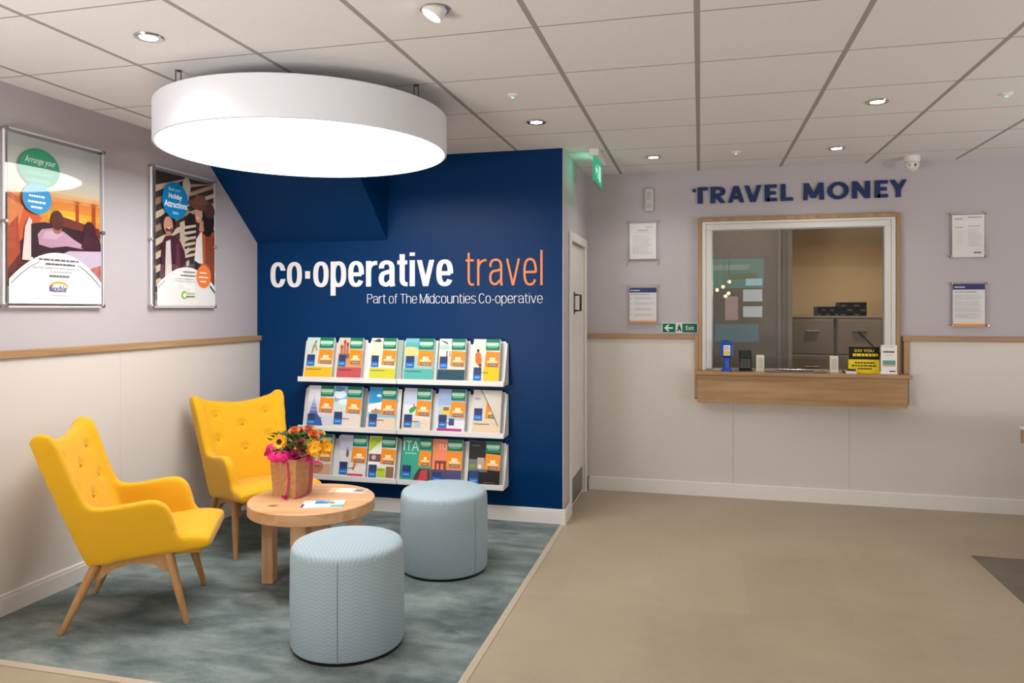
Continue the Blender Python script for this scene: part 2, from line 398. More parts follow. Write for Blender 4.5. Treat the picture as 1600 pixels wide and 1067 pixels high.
# door in the side wall
dr = MB(); dr.box(XB-.05, XB-.012, D0+.004, D1-.004, .008, DH-.004, bev=.002)
door = struct('door_1', dr, M_TRIM)
fr_ = MB()
for y0, y1 in ((D0-.062, D0), (D1, D1+.062)): fr_.box(XB, XB+.018, y0, y1, 0, DH+.062, bev=.004)
fr_.box(XB, XB+.018, D0, D1, DH, DH+.062, bev=.004)
fr_.box(XB-.11, XB, D0-.001, D0+.003, 0, DH); fr_.box(XB-.11, XB, D1-.003, D1+.001, 0, DH)
struct('door_frame', fr_, M_TRIM, door)
hb = MB(); hx = XB+.035
hb.tube([(XB-.012, 5.43, 1.435), (hx, 5.43, 1.435), (hx, 5.43, 1.55), (XB-.012, 5.43, 1.55)], .009, 10)
hb.box(XB-.014, XB-.009, 5.405, 5.455, 1.41, 1.575, bev=.002)
struct('door_handle', hb, mat('dark_steel_handle', '#4a4846', .35, 1), door)
struct('kick_plate', MB().box(XB-.013, XB-.0085, D0+.02, D1-.02, .03, .21, bev=.001), mat('kick_plate_steel', '#86817b', .4, .8), door)

# metal edging between carpet and vinyl
CY0 = 2.44
tr = MB(); e = .028
tr.prism([(0, 0), (e, 0), (e, .003), (.004, .009), (0, .009)], lambda a, b, d: (XB-e+a+.012, d, b), CY0-e, YW-.02)
struct('trim_carpet_edge', tr, mat('beige_edging', '#b9a994', .4))
tr = MB(); tr.prism([(0, 0), (e, 0), (e, .009), (e-.004, .009), (0, .003)], lambda a, b, d: (d, CY0-e+a, b), XL+DT+.018, XB-e+.012)
struct('trim_carpet_front', tr, MC['beige_edging'])
cp = MB().box(XL+DT+.018, XB-e+.012, CY0, YW-.02, 0, .008, M_CARPET).build('carpet', M_CARPET)
tag(cp, 'mottled grey-green carpet area under the armchairs, table and stools', 'carpet')
F0 = .008      # top of the carpet

# ------------------------------------------------------------------ ceiling fittings
def drum_lamp():
    c = (-1.973, 3.462, 2.254); r, h = .722, .19
    o = thing('pendant_lamp', 'huge round white drum lamp hanging just below the ceiling', 'lamp', c)
    MB().lathe([(r-.012, 0), (r-.004, 0), (r, .003), (r, h-.004), (r-.004, h), (.05, h)], 128, M_LAMPSHELL, cap0=False).lathe([(r-.012, 0), (r-.012, .02)], 128, M_LAMPSHELL, cap0=False, cap1=False).build('drum_shade', M_LAMPSHELL, o)
    MB().lathe([(r-.013, .004), (r-.013, .008)], 128, M_DIFF).build('diffuser', M_DIFF, o)
    for a in (62, 152, 242, 350):
        a = math.radians(a); x, y = (r-.05)*math.cos(a), (r-.05)*math.sin(a)
        b = MB(); b.tube([(x, y, h-.002), (x, y, CE-c[2])], .0025, 8)
        b.tube([(x*.965, y*.965, h-.002), (x*.965, y*.965, CE-c[2])], .0025, 8)
        b.lathe([(.009, 0), (.009, .006)], 14, None, (x*.98, y*.98, CE-c[2]-.007)); b.build('suspension_wire', mat('wire_grey', '#55524f', .4, .7), o)
    MB().lathe([(.03, h), (.03, CE-c[2])], 20).build('feed_column', M_WHITE, o)
    return o
drum_lamp()
def downlight(x, y, label, tilt=None, watts=SPOT_W):
    o = thing('downlight', label, 'ceiling light', (x, y, CE), 0, 'recessed ceiling downlights')
    if tilt:
        MB().lathe([(.04, 0), (.052, 0), (.056, -.003), (.053, -.006), (.04, -.006)], 32, M_CHROME, cap0=False, cap1=False).build('trim_ring', M_CHROME, o)
        xf = Matrix.Rotation(tilt[1], 4, 'Z') @ Matrix.Rotation(tilt[0], 4, 'Y')
        MB().lathe([(.040, .02), (.041, -.028), (.036, -.03)], 28, M_WHITE, cap1=False, xf=xf).build('swivel_head', M_WHITE, o)
        MB().lathe([(.035, -.026), (.035, -.023)], 28, M_SPOTE, xf=xf).build('bulb', M_SPOTE, o)
    else:
        MB().lathe([(.034, .0), (.046, -.001), (.055, -.003), (.053, -.007), (.036, -.006)], 32, M_CHROME, cap0=False, cap1=False).build('trim_ring', M_CHROME, o)
        MB().lathe([(.035, -.004), (.035, -.002)], 28, M_SPOTE).build('bulb', M_SPOTE, o)
    l = spot('downlight_glow', (0, 0, -.04), watts); l.parent = o
    return o
downlight(-2.116, 2.495, 'chrome-ringed downlight to the left of the big drum lamp')
downlight(-.923, 2.519, 'swivel downlight with its white head poking out of the ceiling', (.5, .4))
downlight(-.913, 4.178, 'downlight in front of the top right corner of the blue wall')
downlight(-.32, 5.35, 'downlight nearest the hanging green exit sign', watts=15)
downlight(.893, 4.201, 'downlight over the open floor, before the one above the counter')
downlight(.887, 5.353, 'downlight just above the navy lettering and counter window', watts=15)
M_LED = emit('green_led', '#9fe8c8', 1.3)
for x, y, lb in ((-.914, 3.624, 'small round ceiling fitting with a green light, right of the drum lamp'), (1.489, 4.21, 'small round ceiling fitting with a green light at the right edge of the photo'), (.24, 5.314, 'small round ceiling fitting with a green light above the counter lettering')):
    o = thing('emergency_light', lb, 'emergency light', (x, y, CE), 0, 'small emergency lights in the ceiling')
    MB().lathe([(.028, 0), (.028, -.006), (.02, -.012), (.008, -.013)], 24, M_WHITE, cap0=False).build('housing', M_WHITE, o)
    MB().lathe([(.009, -.0135), (.007, -.017)], 14, M_LED).build('indicator', M_LED, o)

# hanging exit sign, blade seen almost edge on
M_EXG = emit('exit_green_glow', '#3fb183', .9); M_EXW = emit('exit_white_glow', '#d5f5e6', 1.0)
o = thing('exit_sign', 'green glowing running man exit sign hanging from the ceiling', 'exit sign', (-.69, 5.15, CE))
MB().box(-.035, .035, -.2, .2, -.05, 0, bev=.008, seg=2).build('ceiling_housing', M_WHITE, o)
MB().box(-.006, .006, -.19, .19, -.215, -.05, M_EXG, bev=.002).build('sign_panel', M_EXG, o)
MB().box(-.01, .01, -.195, .195, -.228, -.213, bev=.003).build('lower_rail', mat('rail_grey', '#8a8f8c', .4), o)
for sgn in (1, -1):
    f = Frame((sgn*.0062, -.185*sgn, -.205), (0, .37*sgn, 0), (0, 0, .145), (sgn, 0, 0)); mb = MB(); a = Art(mb, f)
    a.rect(.6, .12, .8, .88, M_EXW)
    a.ell(.45, .8, .035, .09, M_EXW, 14); a.poly([(.4, .7), (.48, .68), (.5, .42), (.56, .2), (.51, .18), (.44, .38), (.38, .15), (.33, .18), (.4, .42)], M_EXW)
    a.poly([(.08, .5), (.2, .78), (.2, .6), (.3, .6), (.3, .4), (.2, .4), (.2, .22)], M_EXW)
    mb.build('pictogram', M_EXW, o, fix=False)
gl = bpy.data.lights.new('exit_sign_glow', 'POINT'); gl.energy = .4; gl.color = (.25, 1, .6); gl.shadow_soft_size = .08
g_ = bpy.data.objects.new('exit_sign_glow', gl); COL.objects.link(g_); g_.parent = o; g_.location = (-.07, .05, -.1)

# security camera
o = thing('security_camera', 'white turret security camera on the ceiling edge above the counter', 'security camera', (1.455, 5.78, CE))
MB().lathe([(.052, 0), (.052, -.03), (.045, -.042), (.03, -.045)], 32, M_WHITE, cap0=False).build('mount', M_WHITE, o)
bm = bmesh.new(); bmesh.ops.create_uvsphere(bm, u_segments=28, v_segments=18, radius=.044)
MB().bm(bm, M_WHITE, Matrix.Translation((0, -.004, -.062)), True).build('camera_ball', M_WHITE, o)
dv = (Vector((0, 0, 1.45))-Vector((1.455, 5.78, 2.46))).normalized(); q = dv.to_track_quat('Z', 'Y').to_matrix().to_4x4(); c0 = Matrix.Translation((0, -.004, -.062)) @ q
MB().lathe([(.033, .028), (.033, .037), (.028, .039)], 28, mat('camera_bezel', '#cfcac6', .3), xf=c0).build('faceplate', MC['camera_bezel'], o)
MB().lathe([(.0095, .039), (.0095, .042)], 18, M_BLACK, c=(.013, 0, 0), xf=c0).build('lens', M_BLACK, o)
MB().lathe([(.0085, .039), (.0085, .041)], 18, mat('sensor_grey', '#6e6a68', .3), c=(-.015, 0, 0), xf=c0).build('sensor', MC['sensor_grey'], o)

# motion sensor bar on the back wall
o = thing('motion_sensor', 'narrow pale wall sensor above the framed notices left of the window', 'sensor', (-.389, YB, 2.31))
MB().box(-.037, .037, -.03, 0, -.094, .094, bev=.016, seg=3).build('housing', mat('pale_grey_plastic', '#cbc6c5', .45), o)
MB().lathe([(.02, 0), (.02, .004)], 20, xf=Matrix.Translation((0, -.03, -.05)) @ Matrix.Rotation(PI/2, 4, 'X')).build('indicator_ring', mat('pale_lens', '#bdb8b7', .2), o)
mb = MB(); mb.box(-.014, .014, -.033, -.028, .0, .06, bev=.003)
mb.build('sensor_lens', mat('pale_lens', '#bdb8b7', .2), o)

# ------------------------------------------------------------------ lettering on the walls
fw = Frame((0, YW, 0), (1, 0, 0), (0, 0, 1), (0, -1, 0)); fb = Frame((0, YB, 0), (1, 0, 0), (0, 0, 1), (0, -1, 0))
M_LW = mat('white_vinyl', '#f2eff0', .45); M_LO = mat('orange_vinyl', '#ee8136', .45); M_NAVY = mat('navy_letter', '#0b2a63', .4)
def arc(cx, cy, rx, ry, d0, d1, n=26, e=2.5):
    out = []
    for i in range(n+1):
        t_ = math.radians(d0+(d1-d0)*i/n); c, s_ = math.cos(t_), math.sin(t_)
        out.append((cx+rx*math.copysign(abs(c)**(2/e), c), cy+ry*math.copysign(abs(s_)**(2/e), s_)))
    return out
def lower(ch, hx, hy):
    """condensed grotesque letters as stroke paths, x-height 1; hx, hy: half weight of stems and of bars. -> width, paths"""
    w = .60; L, R_, T, B = hx, w-hx, 1-hy, hy; ov = .012; asc = 1.30
    O = lambda a, b: arc(w/2, .5, w/2-hx, .5-hy+ov, a, b)
    if ch == 'o': return w, [O(0, 360)]
    if ch == 'c': return w-.02, [[(R_, .67), (R_, .70)]+O(26, 334)+[(R_, .30), (R_, .33)]] if hx > .08 else [O(28, 332)]
    if ch == 'e': return w, [[(R_, .47), (R_, .6)]+O(12, 328), [(L, .50-.2*hy), (R_, .50-.2*hy)]]
    if ch == 'p': return w, [[(L, -.35), (L, 1)], O(0, 360)]
    if ch == 'd': return w, [[(R_, 0), (R_, asc)], O(0, 360)]
    if ch == 'r': return .40, [[(L, 0), (L, 1)], [(L, .55)]+arc(.40, .62, .40-hx, .38-hy, 165, 95, 10, 2.2)+[(.42, 1-hy)]]
    if ch == 'n': return w, [[(L, 0), (L, 1)], arc(w/2, .6, w/2-hx, .4-hy+ov, 175, 0, 16)+[(R_, 0)]]
    if ch == 'h': return w, [[(L, 0), (L, asc)], arc(w/2, .6, w/2-hx, .4-hy+ov, 175, 0, 16)+[(R_, 0)]]
    if ch == 'u': return w, [[(R_, 0), (R_, 1)], [(L, 1)]+arc(w/2, .4, w/2-hx, .4-hy+ov, 180, 355, 16)]
    if ch == 'a':
        w2 = w-.01; R2 = w2-hx
        return w2+.02, [[(L+.01, .70)]+arc(w2/2, .68, w2/2-hx, .32-hy+ov, 165, 0, 16)+[(R2, .12), (R2+.03, 0)], [(R2, .60), (w2*.62, .565)]+arc(w2*.5, .30, w2*.5-hx, .27-hy*.5, 105, 270, 12)+[(w2*.62, .06+hy*.6), (R2, .24)]]
    if ch == 's': return w-.04, [arc(w/2-.02, .74, w/2-hx-.02, .26-hy+ov, 20, 200, 14)+[(w*.35, .55), (w*.6, .44)]+arc(w/2-.02, .27, w/2-hx-.02, .27-hy+ov, 30, -160, 16)]
    if ch == 't': return .38, [[(.09+hx, 1.24), (.09+hx, .28)]+arc(.09+hx+.14, .28, .14, .28-hy, 190, 268, 8, 2.2)+[(.38, hy)], [(0, 1-hy), (.37, 1-hy)]]
    if ch == 'f': return .36, [[(.08+hx, 0), (.08+hx, 1.02)]+arc(.08+hx+.13, 1.02, .13, .28-hy, 175, 92, 8, 2.2)+[(.36, 1.3-hy)], [(0, 1-hy), (.35, 1-hy)]]
    if ch == 'i': return 2*hx, [[(L, 0), (L, 1)], [(L, 1.30-max(.09, 1.7*hy)), (L, 1.30)]]
    if ch == 'l': return 2*hx, [[(L, 0), (L, asc)]]
    if ch == 'v': return w+.02, [[(hx*.9, 1), ((w+.02)/2-hx*.05, 0)], [(w+.02-hx*.9, 1), ((w+.02)/2+hx*.05, 0)]]
    if ch == '-': return .3, [[(0, .45), (.3, .45)]]
    if ch == '.': return .29, [[(.145, .335), (.145, .635)]]
    H = 1.30; W_ = .66
    if ch == 'P': return W_-.02, [[(L, 0), (L, H)], [(L, H-hy)]+[(W_*.5, H-hy)]+arc(W_*.5, H*.74, W_*.48-hx, H*.26-hy, 80, -80, 12)+[(W_*.5, H*.48+hy), (L, H*.48+hy)]]
    if ch == 'T': return W_-.04, [[((W_-.04)/2, 0), ((W_-.04)/2, H)], [(0, H-hy), (W_-.04, H-hy)]]
    if ch == 'M': return W_+.2, [[(L, 0), (L, H)], [(L, H), ((W_+.2)/2, 0)], [((W_+.2)/2, 0), (W_+.2-hx, H)], [(W_+.2-hx, H), (W_+.2-hx, 0)]]
    if ch == 'C': return W_, [arc(W_/2, H/2, W_/2-hx, H/2-hy+ov, 32, 328, 26)]
def upper(ch, hx, hy):
    """bold capitals, height 1"""
    if ch == 'R': return .70, [[(hx, 0), (hx, 1)], [(hx, 1-hy), (.34, 1-hy)]+arc(.34, .70, .24, .30-hy, 85, -85, 12, 2.2)+[(.34, .40+hy*.6), (hx, .40+hy*.6)], [(.30, .46), (.70-hx*1.1, 0)]]
    if ch == 'A': return .80, [[(.40-hx*.2, 1), (hx, 0)], [(.40+hx*.2, 1), (.80-hx, 0)], [(.2, .30), (.6, .30)]]
    if ch == 'V': return .80, [[(hx, 1), (.40-hx*.2, 0)], [(.80-hx, 1), (.40+hx*.2, 0)]]
    if ch == 'E': return .56, [[(hx, 0), (hx, 1)], [(hx, 1-hy), (.55, 1-hy)], [(hx, .5), (.51, .5)], [(hx, hy), (.56, hy)]]
    if ch == 'L': return .56, [[(hx, 0), (hx, 1)], [(hx, hy), (.56, hy)]]
    if ch == 'M': return .98, [[(hx+.03, 1), (hx, 0)], [(hx+.05, 1), (.49, .12)], [(.93-hx, 1), (.49, .12)], [(.95-hx, 1), (.98-hx, 0)]]
    if ch == 'O': return .96, [arc(.48, .5, .48-hx, .5-hy+.015, 0, 360, 40, 2.0)]
    if ch == 'N': return .80, [[(hx, 0), (hx, 1)], [(hx, 1), (.80-hx, 0)], [(.80-hx, 0), (.80-hx, 1)]]
    if ch == 'Y': return .78, [[(hx, 1), (.39, .42)], [(.78-hx, 1), (.39, .42)], [(.39, .5), (.39, 0)]]
def stroke_word(name, s, fr, x0, x1, zb_, unit, m, hx, hy, thick, parent, off, gap=.09, glyph=lower):
    """letters drawn as solid strokes standing off the wall; unit: metres per x-height (or cap height)"""
    xs = 0; items = []
    for ch in s:
        w, paths = glyph(ch, hx, hy); items.append((xs, paths)); xs += w+gap
    k = (x1-x0)/(xs-gap); mb = MB()
    for q, (ox, paths) in enumerate(items):
        for qq, pts in enumerate(paths):
            P = [p for i, p in enumerate(pts) if i == 0 or math.dist(p, pts[i-1]) > 1e-4]; closed = math.dist(P[0], P[-1]) < 1e-3; n = len(P)
            rows = []
            for i, p in enumerate(P):
                a_ = P[i-1] if i else (P[-2] if closed else P[0]); b_ = P[i+1] if i < n-1 else (P[1] if closed else P[-1])
                dx, dy = b_[0]-a_[0], b_[1]-a_[1]; l_ = math.hypot(dx, dy); nx, ny = -dy/l_, dx/l_
                if n == 2 and abs(dx) > .02 and abs(dy) > .02: ox_, oy_ = hx*l_/abs(dy)*.92, 0; 
                else: ox_, oy_ = nx*hx, ny*hy
                if n == 2 and abs(dx) > .02 and abs(dy) > .02: rows.append(((p[0]-ox_, p[1]), (p[0]+ox_, p[1])))
                else: rows.append(((p[0]-ox_, p[1]-oy_), (p[0]+ox_, p[1]+oy_)))
            V = []; F = []; tt = thick-.00012*(qq % 3)
            for (l0, r0) in rows:
                for d_ in (tt, .0004):
                    for (px, py) in (l0, r0): V.append(fr(x0+(ox+px)*k, zb_+py*unit, d_))
            for i in range(n-1):
                a_ = i*4; F += [(a_, a_+1, a_+5, a_+4), (a_+2, a_+6, a_+7, a_+3), (a_, a_+4, a_+6, a_+2), (a_+1, a_+3, a_+7, a_+5)]
            if not closed: F += [(0, 2, 3, 1), (4*n-4, 4*n-3, 4*n-1, 4*n-2)]
            mb.add(V, F, m)
    return mb.build(name, m, parent, off)
LOGO = thing('wall_lettering', 'white and orange co-operative travel lettering on the blue wall', 'lettering', (-2.05, YW, 1.47))
L0 = (-2.05, YW, 1.47); zb, xh = 1.608, .183
stroke_word('word', 'co.operative', fw, -3.092, -1.665, zb, xh, M_LW, .095, .078, .003, LOGO, L0, .08)
stroke_word('word', 'travel', fw, -1.573, -1.029, zb, xh, M_LO, .050, .042, .003, LOGO, L0, .15)
xt = -2.313; words = ('Part', 'of', 'The', 'Midcounties', 'Co-operative'); gp = .115
def wlen(s_): return sum(lower(c, .05, .042)[0]+gp for c in s_)-gp
kt = (2.313-1.029)/(sum(wlen(s_) for s_ in words)+.36*4)
for s_ in words:
    l_ = wlen(s_)*kt; stroke_word('tagline_word', s_, fw, xt, xt+l_, 1.487, .0515, M_LW, .036, .032, .002, LOGO, L0, gp); xt += l_+.36*kt
TM0 = (.7, YB, 2.26); TM = thing('wall_lettering', 'navy TRAVEL MONEY raised letters above the counter window', 'lettering', TM0)
zt, zz = 2.392, 2.266
mbT = MB(); mbT.box(-0.055, -0.032, YB-.016, YB-.0004, 2.358, 2.381).box(-0.018, 0.021, YB-.016, YB-.0004, zz, zt).box(0.021, 0.06, YB-.016, YB-.0004, zt-.025, zt)
mbT.build('letter', M_NAVY, TM, TM0)
for s_, u0, u1 in (('R', 0.079, 0.192), ('A', 0.209, 0.330), ('V', 0.330, 0.456), ('E', 0.478, 0.567), ('L', 0.593, 0.681), ('M', 0.752, 0.902), ('O', 0.924, 1.072), ('N', 1.094, 1.217), ('E', 1.249, 1.337), ('Y', 1.351, 1.463)):
    stroke_word('letter', s_, fb, u0, u1, zz, zt-zz, M_NAVY, .112, .098, .016, TM, TM0, 0, upper)

# ------------------------------------------------------------------ framed posters and notices
def standoff(o, x, y, z, nrm, r=.009, ln=.03):
    xf = Matrix.Translation((x, y, z)) @ Vector(nrm).to_track_quat('Z', 'Y').to_matrix().to_4x4()
    MB().lathe([(r*.7, 0), (r*.7, ln*.6), (r, ln*.6), (r, ln), (r*.7, ln+.003)], 16, M_STEEL, xf=xf).build('standoff', M_STEEL, o)
M_EDGE = mat('acrylic_edge_white', '#f0eef0', .3)
def big_poster(y0, y1, z0, z1, py0, py1, pz0, pz1, label, art):
    b = (XL, (y0+y1)/2, z0); o = thing('framed_poster', label, 'poster', b)
    g = lambda x0, x1, a0, a1, c0, c1: (x0-b[0], x1-b[0], a0-b[1], a1-b[1], c0-b[2], c1-b[2])
    MB().box(*g(XL+.016, XL+.020, y0, y1, z0, z1), M_ACR).build('back_panel', M_ACR, o)
    mb = MB(); mb.box(*g(XL+.0205, XL+.0212, py0, py1, pz0, pz1), C('#f1efec'))
    fr = Frame((XL+.0212-b[0], py0-b[1], pz0-b[2]), (0, py1-py0, 0), (0, 0, pz1-pz0), (1, 0, 0)); art(Art(mb, fr)); mb.build('print', None, o, fix=False)
    MB().box(*g(XL+.030, XL+.034, y0, y1, z0, z1), M_ACR).build('front_panel', M_ACR, o)
    mb = MB()
    for a0, a1, c0, c1 in ((y0, y0+.006, z0, z1), (y1-.006, y1, z0, z1), (y0+.006, y1-.006, z0, z0+.008), (y0+.006, y1-.006, z1-.008, z1)): mb.box(*g(XL+.0204, XL+.0296, a0, a1, c0, c1))
    mb.build('edge_strip', M_EDGE, o)
    for y in (y0+.008, y1-.008):
        for z in (z0+.008, (z0+z1)/2-.02, z1-.008): standoff(o, 0.001, y-b[1], z-b[2], (1, 0, 0), .011, .036)
    return o
def art_car(a):
    sky = ['#c3cbcb', '#cbcfcc', '#d3d2cc', '#dbd3c5', '#e5cfae', '#ecbd86', '#eba55c', '#e98f3c', '#e9952f', '#eeaa30', '#eb9a2d', '#d86f2a', '#bb4e2a', '#8a3a2c', '#6a2f2c']
    ed = [1, .93, .86, .79, .72, .69, .665, .64, .61, .58, .54, .50, .47, .43, .38, .1]
    for i, c in enumerate(sky): a.rect(0, ed[i+1], 1, ed[i], c); a.k -= 1
    a.k += 1
    a.poly([(0, .66), (.2, .60), (.34, .52), (.2, .42), (0, .3)], '#d9642b'); a.poly([(0, .62), (.16, .58), (.08, .4), (0, .34)], '#e88a4c')
    a.poly([(.0, .45), (.1, .52), (.12, .3), (.0, .2)], '#b8502e')
    a.ell(.62, .54, .22, .05, '#f2bb35'); a.ell(.66, .53, .12, .028, '#f7d04c')
    for x, s_ in ((.725, 1), (.92, -1)):
        a.poly([(x-.025, .40), (x+.025, .40), (x+.018, .64), (x-.018, .64)], '#b5491f')
        for k in range(7):
            th = PI*k/6; a.poly([(x-.012, .645), (x+.012, .645), (x+.11*math.cos(th), .645+.04*math.sin(th)-.012)], '#c75a26')
    a.poly([(.45, .56), (.98, .50), (1, .44), (.5, .42)], '#7a3326'); a.rect(.56, .44, .74, .47, '#e07a2c')
    a.poly([(.13, .26), (.16, .46), (.2, .52), (.23, .50), (.22, .4), (.24, .26)], '#e9dcd7'); a.poly([(.22, .28), (.22, .48), (.36, .5), (.95, .46), (1, .40), (1, .28)], '#3a1d22')
    a.poly([(.30, .36), (.285, .42), (.33, .455), (.44, .468), (.56, .455), (.68, .41), (.80, .375), (.78, .355), (.6, .365), (.42, .345)], '#c79cb4'); a.poly([(.33, .40), (.36, .44), (.46, .455), (.56, .44), (.48, .40)], '#d5b2c4')
    a.ell(.49, .465, .05, .03, '#b36a55'); a.ell(.49, .52, .068, .062, '#5c2a24'); a.ell(.86, .465, .075, .075, '#431e22'); a.poly([(.76, .36), (.78, .44), (.95, .44), (.99, .36)], '#4d2328')
    a.poly([(.5, .3), (.62, .335), (1, .35), (1, .16), (.6, .2)], '#cdbdd0'); a.poly([(.75, .2), (1, .26), (1, .12)], '#b66a62')
    a.arch(.318, .175, '#f4f2f0'); a.band(.285, .175, .009, '#9b97a0', .02, .3); a.band(.285, .175, .009, '#6f7285', .72, .99)
    a.ell(.30, .82, .215, .118, '#0e8f63', 40); a.ell(.30, .82, .205, .113, '#12986a', 40); a.text('Arrange your', .15, .835, .47, .885, '#e7f5ee', 0, shear=.25)
    a.lines(.16, .45, .80, 2, .045, .022, '#3db38c', .1, 4)
    a.ell(.275, .635, .15, .092, '#2f9bd8', 36); a.lines(.19, .36, .655, 1, .03, .013, '#f4fbff', .1, 3); a.lines(.18, .38, .62, 1, .03, .013, '#f4fbff', .05, 5); a.lines(.21, .35, .588, 1, .03, .013, '#f4fbff', .05, 6)
    a.lines(.29, .75, .277, 1, .03, .011, '#6a6a72', .02, 7); a.lines(.36, .69, .25, 1, .03, .010, '#5c5c66', .02, 8); a.lines(.22, .78, .222, 1, .03, .004, '#a3a3a8', .05, 9); a.lines(.4, .67, .20, 1, .03, .004, '#a3a3a8', .05, 10)
    a.lines(.40, .62, .178, 1, .03, .012, '#73737b', .02, 11)
    a.ell(.5, .107, .1, .032, '#f0a54a'); a.ell(.5, .1, .085, .024, '#f4f2f0'); a.text('flexible', .40, .075, .58, .115, '#2c2f7c', .02, shear=.2)
    a.lines(.42, .64, .055, 1, .02, .004, '#c9c5c2', .05, 12)
def art_couple(a):
    a.rect(0, .1, 1, 1, '#4a3a30')
    r = random.Random(5)
    for i in range(9):
        y = 1.0-i*.1; a.poly([(0, y-.16), (.55, y+.02), (.55, y+.06), (0, y-.11)], r.choice(['#c7ab8c', '#a98c70', '#d9c4a8']))
    for i in range(7):
        y = .62+i*.075; a.poly([(.5, y), (1, y+.12), (1, y+.155), (.5, y+.03)], r.choice(['#c2a98c', '#8d735c', '#dcccb4']))
    a.ell(.5, .93, .07, .07, '#d8d0c0'); a.ell(.57, .62, .1, .11, '#2a211e')
    for i in range(6): a.poly([(.40, .36+i*.045), (.66, .40+i*.045), (.66, .42+i*.045), (.40, .385+i*.045)], '#d8c7b2')
    a.poly([(.38, .3), (.46, .3), (.46, .66), (.38, .64)], '#cdbba5')
    # man on the left
    a.poly([(.06, .2), (.08, .46), (.14, .52), (.26, .535), (.38, .50), (.46, .42), (.52, .2)], '#4e2430'); a.poly([(.13, .2), (.15, .48), (.22, .5), (.25, .2)], '#e3d3d3'); a.poly([(.3, .2), (.32, .47), (.36, .48), (.4, .2)], '#6b3a48')
    a.ell(.19, .62, .12, .085, '#2a1c1a'); a.ell(.185, .605, .075, .068, '#d39b7d'); a.ell(.2, .565, .06, .028, '#6b4031'); a.poly([(.155, .588), (.225, .592), (.2, .576)], '#f2e6e0')
    a.poly([(.14, .53), (.24, .53), (.22, .56), (.16, .56)], '#c08b70')
    # woman in hat on the right
    a.poly([(.8, .36), (.86, .6), (1, .62), (1, .3)], '#33202a'); a.poly([(.66, .12), (.64, .5), (.74, .62), (.86, .63), (1, .60), (1, .12)], '#b5602c'); a.poly([(.84, .12), (.82, .56), (.9, .6), (1, .56), (1, .12)], '#8c4422')
    a.poly([(.62, .34), (.66, .53), (.76, .6), (.78, .34)], '#ece3df'); a.ell(.86, .69, .13, .13, '#241a1a'); a.ell(.7, .735, .07, .075, '#d39a84'); a.poly([(.66, .70), (.71, .705), (.69, .69)], '#f5ebe6'); a.poly([(.7, .6), (.8, .6), (.78, .69), (.72, .66)], '#c98f78')
    a.ell(.74, .81, .22, .05, '#6d4636', 30); a.poly([(.6, .81), (.64, .88), (.8, .885), (.9, .8)], '#7d5241'); a.ell(.9, .77, .1, .06, '#5b382c')
    a.poly([(.62, .16), (.84, .16), (.84, .3), (.62, .36)], '#2c2228')
    a.arch(.30, .145, '#f2f0ee'); a.band(.275, .145, .01, '#8fa0a8', .02, .12); a.band(.265, .145, .02, '#27546a', .9, 1.0)
    a.ell(.29, .80, .215, .14, '#0d86c8', 40); a.text('Book your', .18, .86, .38, .895, '#bfe4f5', 0, shear=.2); a.text('Holiday', .18, .80, .40, .85, '#f5fbff', .02); a.text('Attractions', .11, .745, .49, .795, '#f5fbff', .02); a.text('here', .25, .695, .34, .722, '#cfeaf7', 0)
    a.lines(.42, .64, .268, 1, .03, .010, '#77777f', .02, 21); a.lines(.38, .64, .24, 1, .03, .010, '#55555f', .02, 22); a.lines(.28, .64, .21, 2, .018, .004, '#a8a8ac', .05, 23)
    a.ell(.785, .235, .135, .092, '#ef7f3c', 32); a.lines(.71, .86, .27, 1, .03, .010, '#fff3ea', .05, 24); a.lines(.69, .88, .235, 1, .03, .012, '#fff3ea', .02, 25); a.lines(.72, .85, .20, 1, .03, .010, '#fff3ea', .05, 26)
    a.ell(.44, .085, .055, .03, '#8cc63e', 20, 1.2, 5.4); a.ell(.45, .082, .035, .018, '#f2f0ee', 18); a.text('attraction', .46, .088, .62, .108, '#9bc84a', .01); a.lines(.46, .64, .078, 1, .02, .01, '#5f6a55', .02, 27)
big_poster(2.80, 3.404, 1.455, 2.313, 2.825, 3.384, 1.474, 2.29, 'framed poster of two people driving an open car at sunset', art_car)
big_poster(3.77, 4.372, 1.456, 2.313, 3.813, 4.361, 1.467, 2.287, 'framed poster of a smiling couple, one in a hat, beside the blue wall', art_couple)

def notice(x0, x1, z0, z1, px0, px1, pz0, pz1, label, art):
    b = ((x0+x1)/2, YB, z0); o = thing('framed_notice', label, 'notice', b, 0, 'acrylic framed notices on the back wall')
    g = lambda a0, a1, y0, y1, c0, c1: (a0-b[0], a1-b[0], y0-b[1], y1-b[1], c0-b[2], c1-b[2])
    mb = MB(); mb.box(*g(px0, px1, YB-.0228, YB-.0221, pz0, pz1), C('#ece9e8'))
    art(Art(mb, Frame((px0-b[0], -.0228, pz0-b[2]), (px1-px0, 0, 0), (0, 0, pz1-pz0), (0, -1, 0)))); mb.build('paper', None, o, fix=False)
    MB().box(*g(x0, x1, YB-.0305, YB-.0275, z0, z1), M_ACR).build('front_panel', M_ACR, o)
    for x in (x0+.012, x1-.012):
        for z in (z0+.012, z1-.012): standoff(o, x-b[0], 0.0, z-b[2], (0, -1, 0), .008, .032)
    return o
def art_letter(sd):
    def f(a):
        a.lines(.62, .86, .90, 1, .03, .018, '#8b8b96', .1, sd); a.lines(.3, .72, .81, 1, .03, .016, '#6d6d77', .02, sd+1); a.lines(.2, .84, .75, 1, .03, .008, '#9a9aa2', .02, sd+2); a.lines(.12, .88, .66, 14, .038, .008, '#b4b3ba', .3, sd+3)
    return f
